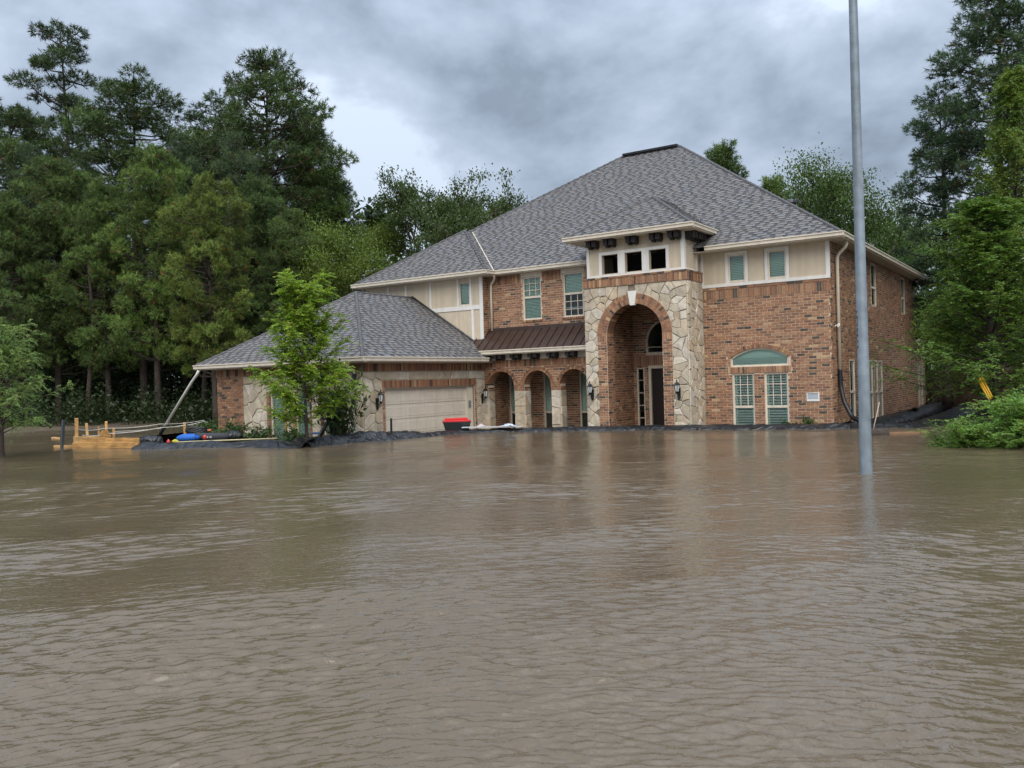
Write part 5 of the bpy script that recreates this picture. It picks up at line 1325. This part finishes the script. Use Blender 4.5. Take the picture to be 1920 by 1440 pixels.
for k, (a, b, c, d_) in enumerate([(2.66, 2.69, -.12, .12), (2.57, 2.61, -.12, .18), (2.47, 2.57, .10, .18), (2.44, 2.48, -.10, .18), (2.36, 2.41, -.05, .15), (2.30, 2.36, .08, .15), (2.27, 2.30, -.18, .15), (2.16, 2.21, -.02, .18), (2.11, 2.16, .10, .18), (2.08, 2.11, -.12, .18)]): mark(a, b, c, d_)
mb.build('stencilled_number', M['paint'], pole)

# ------------------------------------------------------------------ lumber, stakes and ropes at the yard's left corner
LB = [(0.62, 0.345, 0.115), (0.55, 0.295, 0.095), (0.66, 0.40, 0.155)]
def plank(name, a, b, h, th, label, cat='board', group=None, col=0, z0=-0.3, top=None):
    a, b = Vector(a), Vector(b); t = (b-a); n_ = Vector((-t.y, t.x, 0)).normalized(); mb = MB()
    mb.obox(a+Vector((0, 0, z0)), t, n_*th, Vector((0, 0, h-z0)), LB[col]); o = mb.build(name, M['lumber'])
    bv = o.modifiers.new('edge', 'BEVEL'); bv.width = 0.006; bv.segments = 1
    return tag(o, label, cat, group)
A0, A1 = on_z(138, 841), on_z(258, 842)
A0.z = A1.z = 0
plank('lumber_board', A0, A1, 0.20, 0.045, 'upper front board of new yellow lumber damming the yard corner', group='dam boards', col=0, z0=0.02)
plank('lumber_board', A0+Vector((0, -0.05, 0)), A1+Vector((-1.3, -0.05, 0)), 0.36-0.18, 0.04, 'short front board nailed low over the dam corner', group='dam boards', col=1, z0=-0.25)
plank('lumber_board', A0+Vector((-0.45, 0.25, 0)), A0+Vector((0.75, 0.55, 0)), 0.36, 0.045, 'rear board of the dam beside the grey post', group='dam boards', col=2)
plank('lumber_board', A0+Vector((0.3, 0.10, 0)), A1+Vector((-0.05, 0.08, 0)), 0.33, 0.045, 'taller board behind the front board of the dam', group='dam boards', col=0)
q = on_z(100, 838); plank('lumber_board', q, q+Vector((0.75, 0.3, 0)), 0.05, 0.12, 'offcut floating beside the grey post', col=2, z0=-0.03)
q = on_z(96, 823); q.z = 0; plank('lumber_board', q, q+Vector((0.8, -0.25, 0)), 0.07, 0.14, 'curved yellow offcut floating behind the grey post', col=2, z0=0.0)
# fan of shims
fan = tag(empty('wood_shims', A0+Vector((1.1, 0.35, 0.28))), 'fan of thin wooden shims on the dam boards', 'wood shims')
mb = MB(); mb.obox((-0.018, 0, 0), (0.036, 0, 0), (0, 0.02, 0), (0, 0, 0.30), LB[1]); sm = mb.mesh('shim', M['lumber'])
for i in range(11):
    o = link('shim', sm, fan, (0, i*0.004, 0)); o.rotation_euler = (0, math.radians(-68+i*13.6), 0)
def stake(u, vt, d, w, label, r=0.0, col=0):
    p_ = at(u, vt, d); mb = MB(); mb.obox((-w/2, -0.02, 0), (w, 0, 0), (0, 0.04, 0), (0, 0, p_.z+0.5), LB[col])
    o = mb.build('wooden_stake', M['lumber']); o.location = (p_.x, p_.y, -0.5); o.rotation_euler = (0, r, -YAW)
    bv = o.modifiers.new('edge', 'BEVEL'); bv.width = 0.015; bv.segments = 2
    tag(o, label, 'stake', 'stakes along the rope line')
stake(142, 784, 30.5, 0.13, 'widest and tallest wooden stake behind the dam boards', 0.02, 0); stake(165, 793, 31.5, 0.10, 'second stake from the grey post, pale with a pointed top', -0.05, 2); stake(185, 800, 37, 0.09, 'short far stake between the two pointed ones', 0, 1)
stake(198, 790, 32.0, 0.10, 'slender stake with a rounded top beside the short far one', 0.02, 0); stake(213, 802, 36, 0.11, 'short stake nearest the black tarp in the far row', 0, 1); stake(347, 792, 35, 0.11, 'lone stake beside the foot of the slanting pipe', -0.03, 0)
mb = MB(); p_ = on_z(112, 838); p_.z = 0; tq = at(117, 787, (p_-CAM).dot(FW)); mb.obox(p_+Vector((-0.05, 0, -0.4)), Vector((0.10, 0, 0)), Vector((0, 0.07, 0)), tq-p_+Vector((0, 0, 0.4)), (0.05, 0.058, 0.066)); mb.build('post', M['paint'])
o = bpy.data.objects['post']; o.name = 'grey_post'; tag(o, 'dark grey post leaning at the end of the dam boards', 'post')
def rope(pts, label, r=0.012):
    mb = MB(); q = []
    for a, b in zip(pts[:-1], pts[1:]):
        for k in range(8): t = k/8; q.append(a.lerp(b, t)-Vector((0, 0, 0.05*math.sin(math.pi*t))))
    q.append(pts[-1]); mb.tube(q, r, 5, (0.62, 0.60, 0.56)); tag(mb.build('rope', M['cloth']), label, 'rope', 'ropes strung along the stakes')
rope([at(144, 805, 30.45), at(198, 803, 31.9), at(300, 795, 33.5), at(383, 788, 35)], 'upper pale rope strung from the tallest stake past the pipe')
rope([at(155, 816, 30.6), at(198, 813, 31.9), at(300, 802, 33.5), at(385, 790, 35)], 'lower pale rope sagging along the stakes', 0.016)
rope([at(215, 809, 35.9), at(347, 797, 34.9), at(390, 791, 36)], 'thin far rope running to the lone stake', 0.009)
# slanting pipe off the garage gutter
st = Vector((GX0+0.15, GEY-0.02, 2.45)); en = at(305, 806, 34.0)
o = pipe('drain_pipe', [st, st+Vector((-0.12, -0.02, -0.18)), en.lerp(st, 0.82), en], 0.05, M['trim'], None, 12)
tag(o, 'long white pipe slanting from the garage gutter to the ground', 'pipe')
mb = MB(); mb.tube([en+(st-en).normalized()*0.25, en-(st-en).normalized()*0.1, en-(st-en).normalized()*0.35-Vector((0, 0, 0.05))], [0.075, 0.085, 0.06], 10); mb.build('foot', M['black'], o, True)
o = pipe('drain_hose', [(0.09, 0.62, 1.78), (0.09, 0.62, 1.25), (0.22, 0.50, 0.72), (0.50, 0.25, 0.25), (0.80, -0.05, 0.16)], 0.075, M['hose'], None, 12, True); tag(o, 'black corrugated hose bending off the downspout at the house corner', 'hose')
o = pipe('drain_hose', [(-13.25, -7.76, 2.10), (-13.27, -7.80, 1.85), (-13.35, -8.15, 1.35), (-13.5, -8.6, 0.8), (-13.4, -9.2, 0.2), (-13.3, -9.6, -0.3)], 0.075, M['hose'], None, 12, True); tag(o, 'black corrugated hose hanging behind the dark shrub', 'hose')

# ------------------------------------------------------------------ gear lying on the sheeting
def blob(mb, c, r, col, n=10, m_=7, rot=0.0, wob=0.0, seed=0):
    rr = random.Random(seed); c = Vector(c); b = len(mb.v)
    for i in range(m_+1):
        th = math.pi*i/m_
        for k in range(n):
            a = 2*math.pi*k/n; w = 1+rr.uniform(-wob, wob)
            x, y, z = r[0]*math.sin(th)*math.cos(a)*w, r[1]*math.sin(th)*math.sin(a)*w, r[2]*math.cos(th)*w
            mb.v.append((c.x+x*math.cos(rot)-y*math.sin(rot), c.y+x*math.sin(rot)+y*math.cos(rot), c.z+z))
    for i in range(m_):
        for k in range(n): mb.f.append([b+i*n+k, b+i*n+(k+1) % n, b+(i+1)*n+(k+1) % n, b+(i+1)*n+k]); mb.c.append(col)
rw = -YAW
mb = MB(); p_ = at(353, 821, 28.6); blob(mb, p_, (0.40, 0.22, 0.14), (0.012, 0.11, 0.45), 14, 8, rw, 0.03, 1); bb = tag(mb.build('dry_bag', M['cloth'], None, True), 'bright blue rolled bag lying on the sheeting', 'bag')
mb = MB()
for s in (-0.22, 0.05, 0.28): mb.tube([p_+Vector((math.cos(rw)*s+math.sin(rw)*0.2*math.sin(a)*(1-abs(s)), math.sin(rw)*s-math.cos(rw)*0.2*math.sin(a)*(1-abs(s)), 0.135*math.cos(a)*(1-abs(s)*0.5))) for a in np.linspace(-1.5, 2.6, 9)], 0.012, 5, (0.01, 0.05, 0.2))
mb.build('strap', M['cloth'], bb)
mb = MB(); p_ = at(395, 819, 28.9)
mb.tube([p_+RT*(-0.55), p_+RT*(-0.45), p_+RT*0.3, p_+RT*0.55, p_+RT*0.62], [0.07, 0.13, 0.14, 0.12, 0.05], 12, (0.03, 0.034, 0.04)); duf = tag(mb.build('duffel_bag', M['cloth'], None, True), 'dark grey roll bag beside the blue bag', 'bag')
mb = MB(); c = p_-FW*0.137-RT*0.2
for s in (0.0, 0.10, 0.21): mb.obox(c+RT*s+UP*-0.03, RT*0.07, UP*0.06, -FW*0.004, (0.40, 0.40, 0.42))
mb.build('bag_marking', M['paint'], duf)
mb = MB(); p_ = at(384, 820, 28.5); blob(mb, p_, (0.065, 0.065, 0.085), (0.55, 0.05, 0.04), 10, 7, 0, 0.02, 3); tag(mb.build('float_ball', M['paint'], None, True), 'small red float against the dark roll bag', 'float')
mb = MB(); p_ = at(316, 831, 28.2); mb.lathe([(0.0, -0.09), (0.06, -0.09), (0.065, 0.05), (0.05, 0.085), (0.025, 0.10), (0.025, 0.13), (0, 0.13)], p_, 12, (0.50, 0.03, 0.03)); tag(mb.build('red_jug', M['paint'], None, True), 'small red jug at the edge of the sheeting beside a yellow cloth', 'jug')
mb = MB(); p_ = at(329, 828, 28.3); blob(mb, p_, (0.11, 0.07, 0.07), (0.42, 0.44, 0.03), 9, 6, 0.4, 0.25, 4); tag(mb.build('yellow_cloth', M['cloth'], None, True), 'crumpled yellow-green cloth between red jug and blue bag', 'cloth')
mb = MB(); p_ = at(368, 809, 30.0)
for k in range(5): mb.tube([p_+RT*(0.36*math.cos(a))+Vector((0, 0, 0.05*math.sin(a*2+k)+0.025*k))+FW*(0.22*math.sin(a)) for a in np.linspace(0, 6.28, 22)], 0.022, 6, (0.02, 0.022, 0.026))
tag(mb.build('cable_coil', M['paint'], None, True), 'loose coil of black cable behind the blue bag', 'cable')
mb = MB(); mb.tube([at(378, 807, 30.5), at(396, 807, 30.4)], 0.035, 8, (0.65, 0.16, 0.05)); tag(mb.build('orange_tube', M['paint'], None, True), 'short orange tube behind the cable coil', 'tube')
mb = MB(); a, b = at(330, 829, 28.15), at(520, 822, 28.0); mb.tube([a, b], 0.022, 6, (0.55, 0.48, 0.28)); tag(mb.build('wooden_pole', M['paint'], None, True), 'thin pale pole lying along the sheeting below the blue bag', 'pole')
# black bin bag, upright corner of sheet
mb = MB(); p_ = at(283, 828, 28.0); blob(mb, p_, (0.42, 0.25, 0.20), (1, 1, 1), 16, 9, rw, 0.16, 8); tag(mb.build('bin_bag', M['tarp'], None, True), 'shiny black plastic bag at the end of the dam boards', 'bag')
mb = MB(); p_ = at(440, 818, 29.3); blob(mb, p_, (0.30, 0.22, 0.20), (1, 1, 1), 14, 9, 0.3, 0.14, 9); tag(mb.build('bin_bag', M['tarp'], None, True), 'black plastic bundle beside the low shrubs', 'bag')
mb = MB(); p_ = at(585, 814, 27.6); mb.obox(p_, RT*0.22, FW*0.15, Vector((0, 0, 0.05)), (0.01, 0.17, 0.50)); tag(mb.build('blue_box', M['paint']), 'small bright blue box beside the sapling trunk', 'box')
# storage tote
def tote(c, rz):
    t = tag(empty('storage_tote', c), 'black storage tote with a bright red lid before the garage door', 'tote'); t.rotation_euler = (0, 0, rz)
    mb = MB(); lo = [(-0.40, -0.22), (0.40, -0.22), (0.40, 0.22), (-0.40, 0.22)]; hi = [(-0.47, -0.27), (0.47, -0.27), (0.47, 0.27), (-0.47, 0.27)]
    v = [(x, y, 0.0) for x, y in lo]+[(x, y, 0.27) for x, y in hi]+[(x*1.03, y*1.04, 0.27) for x, y in hi]+[(x*1.03, y*1.04, 0.30) for x, y in hi]
    mb.add(v, [(3, 2, 1, 0)]+[(i, (i+1) % 4, 4+(i+1) % 4, 4+i) for i in range(4)]+[(4+i, 4+(i+1) % 4, 8+(i+1) % 4, 8+i) for i in range(4)]+[(8+i, 8+(i+1) % 4, 12+(i+1) % 4, 12+i) for i in range(4)]+[(12, 13, 14, 15)], (0.018, 0.022, 0.022))
    mb.build('bin', M['paint'], t)
    mb = MB(); mb.box(-0.475, 0.475, -0.275, 0.275, 0.302, 0.36, (0.62, 0.018, 0.022)); mb.box(-0.41, 0.37, -0.21, 0.21, 0.36, 0.43, (0.62, 0.018, 0.022)); l = mb.build('lid', M['paint'], t); bv = l.modifiers.new('edge', 'BEVEL'); bv.width = 0.012; bv.segments = 2
    mb = MB(); f = -0.232
    mb.add([(-0.12, f, 0.13), (0.10, f-0.006, 0.165), (0.10, f-0.004, 0.145), (-0.12, f+0.0, 0.118)], [(0, 3, 2, 1)], (0.7, 0.7, 0.7)); mb.add([(0.06, f-0.004, 0.15), (0.10, f-0.005, 0.15), (0.05, f+0.006, 0.05), (0.0, f+0.006, 0.05)], [(0, 3, 2, 1)], (0.7, 0.7, 0.7)); mb.box(0.14, 0.22, f-0.004, f+0.05, 0.09, 0.15, (0.55, 0.55, 0.57)); mb.box(-0.12, -0.03, f+0.003, f+0.05, 0.07, 0.095, (0.6, 0.6, 0.6)); mb.build('marking', M['paint'], t)
tote((-11.55, -4.55, 0.06), math.radians(40))
# white panel and rag on the strip of sheeting
mb = MB(); a, b = Vector((-11.1, -4.85, 0.17)), Vector((-9.35, -3.75, 0.15)); t = b-a; n_ = Vector((-t.y, t.x, 0)).normalized(); mb.obox(a-n_*0.2, t, n_*0.38, Vector((0, 0, 0.025)), (0.48, 0.50, 0.52)); wp = tag(mb.build('white_panel', M['paint']), 'long white foam panel lying on the plastic strip', 'panel')
def rag(c, r, label, col, seed):
    g = np.random.default_rng(seed); n = 12; vs = []
    for i in range(n):
        for j in range(n):
            x, y = (i/(n-1)-.5)*2, (j/(n-1)-.5)*2; d = math.hypot(x, y); vs.append(Vector(c)+Vector((x*r, y*r*0.7, max(0, 0.09*max(0, 1-d)+g.normal(0, 0.022)))))
    mb = MB(); mb.add(vs, [(i*n+j, (i+1)*n+j, (i+1)*n+j+1, i*n+j+1) for i in range(n-1) for j in range(n-1)], col); o = mb.build('rag', M['cloth'], None, True); tag(o, label, 'rag', 'rags on the white panel')
rag((-9.75, -4.0, 0.19), 0.24, 'bluish white crumpled bag at the far end of the white panel', (0.50, 0.55, 0.63), 1); rag((-10.55, -4.5, 0.19), 0.15, 'pinkish white rag in the middle of the white panel', (0.52, 0.46, 0.46), 2)
mb = MB(); c = Vector((-11.6, -7.9, 0.2)); mb.tube([c, c+Vector((0.01, 0, 0.45))], 0.035, 8, (0.012, 0.012, 0.013)); tag(mb.build('short_stake', M['paint']), 'short black stake poking from the plastic heap', 'stake')

# ------------------------------------------------------------------ driftwood, fence and clutter past the flank of the house
mb = MB(); c = on_z(1648, 816); c.z = 0.02; mb.tube([c+RT*-0.28, c+RT*0.0, c+RT*0.22], [0.15, 0.155, 0.145], 12, (0.20, 0.115, 0.06)); tag(mb.build('log', M['bark'], None, True), 'short floating log behind the steel pole', 'log')
mb = MB(); mb.tube([c+RT*-0.2-Vector((0, 0, 0.1)), c+RT*0.12+FW*0.2+Vector((0, 0, 0.85))], 0.012, 6, (0.45, 0.38, 0.28)); tag(mb.build('stick', M['paint'], None, True), 'thin pale stick leaning up from the floating log', 'stick')
a, b = on_z(1665, 813), on_z(1735, 811); mb = MB(); mb.obox(a+Vector((0, 0, -0.03)), b-a, Vector((0.03, 0.12, 0)), Vector((0, 0, 0.06)), (0.26, 0.14, 0.075)); tag(mb.build('floating_plank', M['fence']), 'reddish plank floating between log and flooded bush', 'plank')
for i, (x, y, z, l, rz, lb) in enumerate([(0.75, 9.2, 0.10, 2.4, 1.5, 'lower of the two brown planks on the sheeting by the flank'), (0.95, 9.4, 0.16, 2.0, 1.62, 'upper of the two brown planks on the sheeting by the flank')]):
    mb = MB(); mb.box(-l/2, l/2, -0.09, 0.09, 0, 0.05, (0.17, 0.10, 0.065)); o = mb.build('plank', M['fence']); o.location = (x, y, z); o.rotation_euler = (0, 0.06*i, rz); tag(o, lb, 'plank', 'planks by the flank')
# fence
def fence(pts, h, label):
    root = tag(empty('wooden_fence', pts[0]), label, 'fence'); mb = MB(); mb.box(-0.066, 0.066, -0.01, 0.01, -0.5, h, (0.15, 0.080, 0.050)); variants = []
    for k in range(4):
        q = MB(); f = 0.75+0.16*k; q.box(-0.066, 0.066, -0.010, 0.010, -0.5, h+0.012*k, (0.15*f, 0.080*f, 0.050*f)); variants.append(q.mesh('board', M['fence']))
    for a, b in zip(pts[:-1], pts[1:]):
        a, b = Vector(a), Vector(b); L_ = (b-a).length; n = int(L_/0.142); ang = math.atan2(b.y-a.y, b.x-a.x)
        for i in range(n):
            p_ = a.lerp(b, (i+0.5)/n)-Vector(pts[0]); o = link('board', tr_.choice(variants), root, p_); o.rotation_euler = (0, tr_.uniform(-.008, .008), ang)
        for z in (0.3, h-0.3):
            q = MB(); nn_ = Vector((-(b-a).y, (b-a).x, 0)).normalized(); q.obox(a-Vector(pts[0])+Vector((0, 0, z))+nn_*0.012, b-a, nn_*0.04, Vector((0, 0, 0.09)), (0.13, 0.07, 0.045)); q.build('rail', M['fence'], root)
f0, f1, f2 = at(1738, 692, 48), at(1885, 688, 34.5), at(2030, 684, 30.5)
for q in (f0, f1, f2): q.z = 0
fence([tuple(f0), tuple(f1), tuple(f2)], 1.55, 'brown board fence behind the flooded bush and feathery tree')
for i, (u0, v0, u1, v1, lb) in enumerate([(1833, 711, 1855, 744, 'lowest of three yellow poles leaning under the big feathery tree'), (1837, 710, 1858, 742, 'middle of three yellow poles leaning under the big feathery tree'), (1841, 707, 1860, 738, 'topmost of three yellow poles leaning under the big feathery tree')]):
    mb = MB(); mb.tube([at(u0, v0, 25.0+i*0.05), at(u1, v1+6, 24.6+i*0.05)], 0.026, 8, (0.75, 0.42, 0.02)); tag(mb.build('yellow_pole', M['paint'], None, True), lb, 'pole', 'yellow poles by the fence')
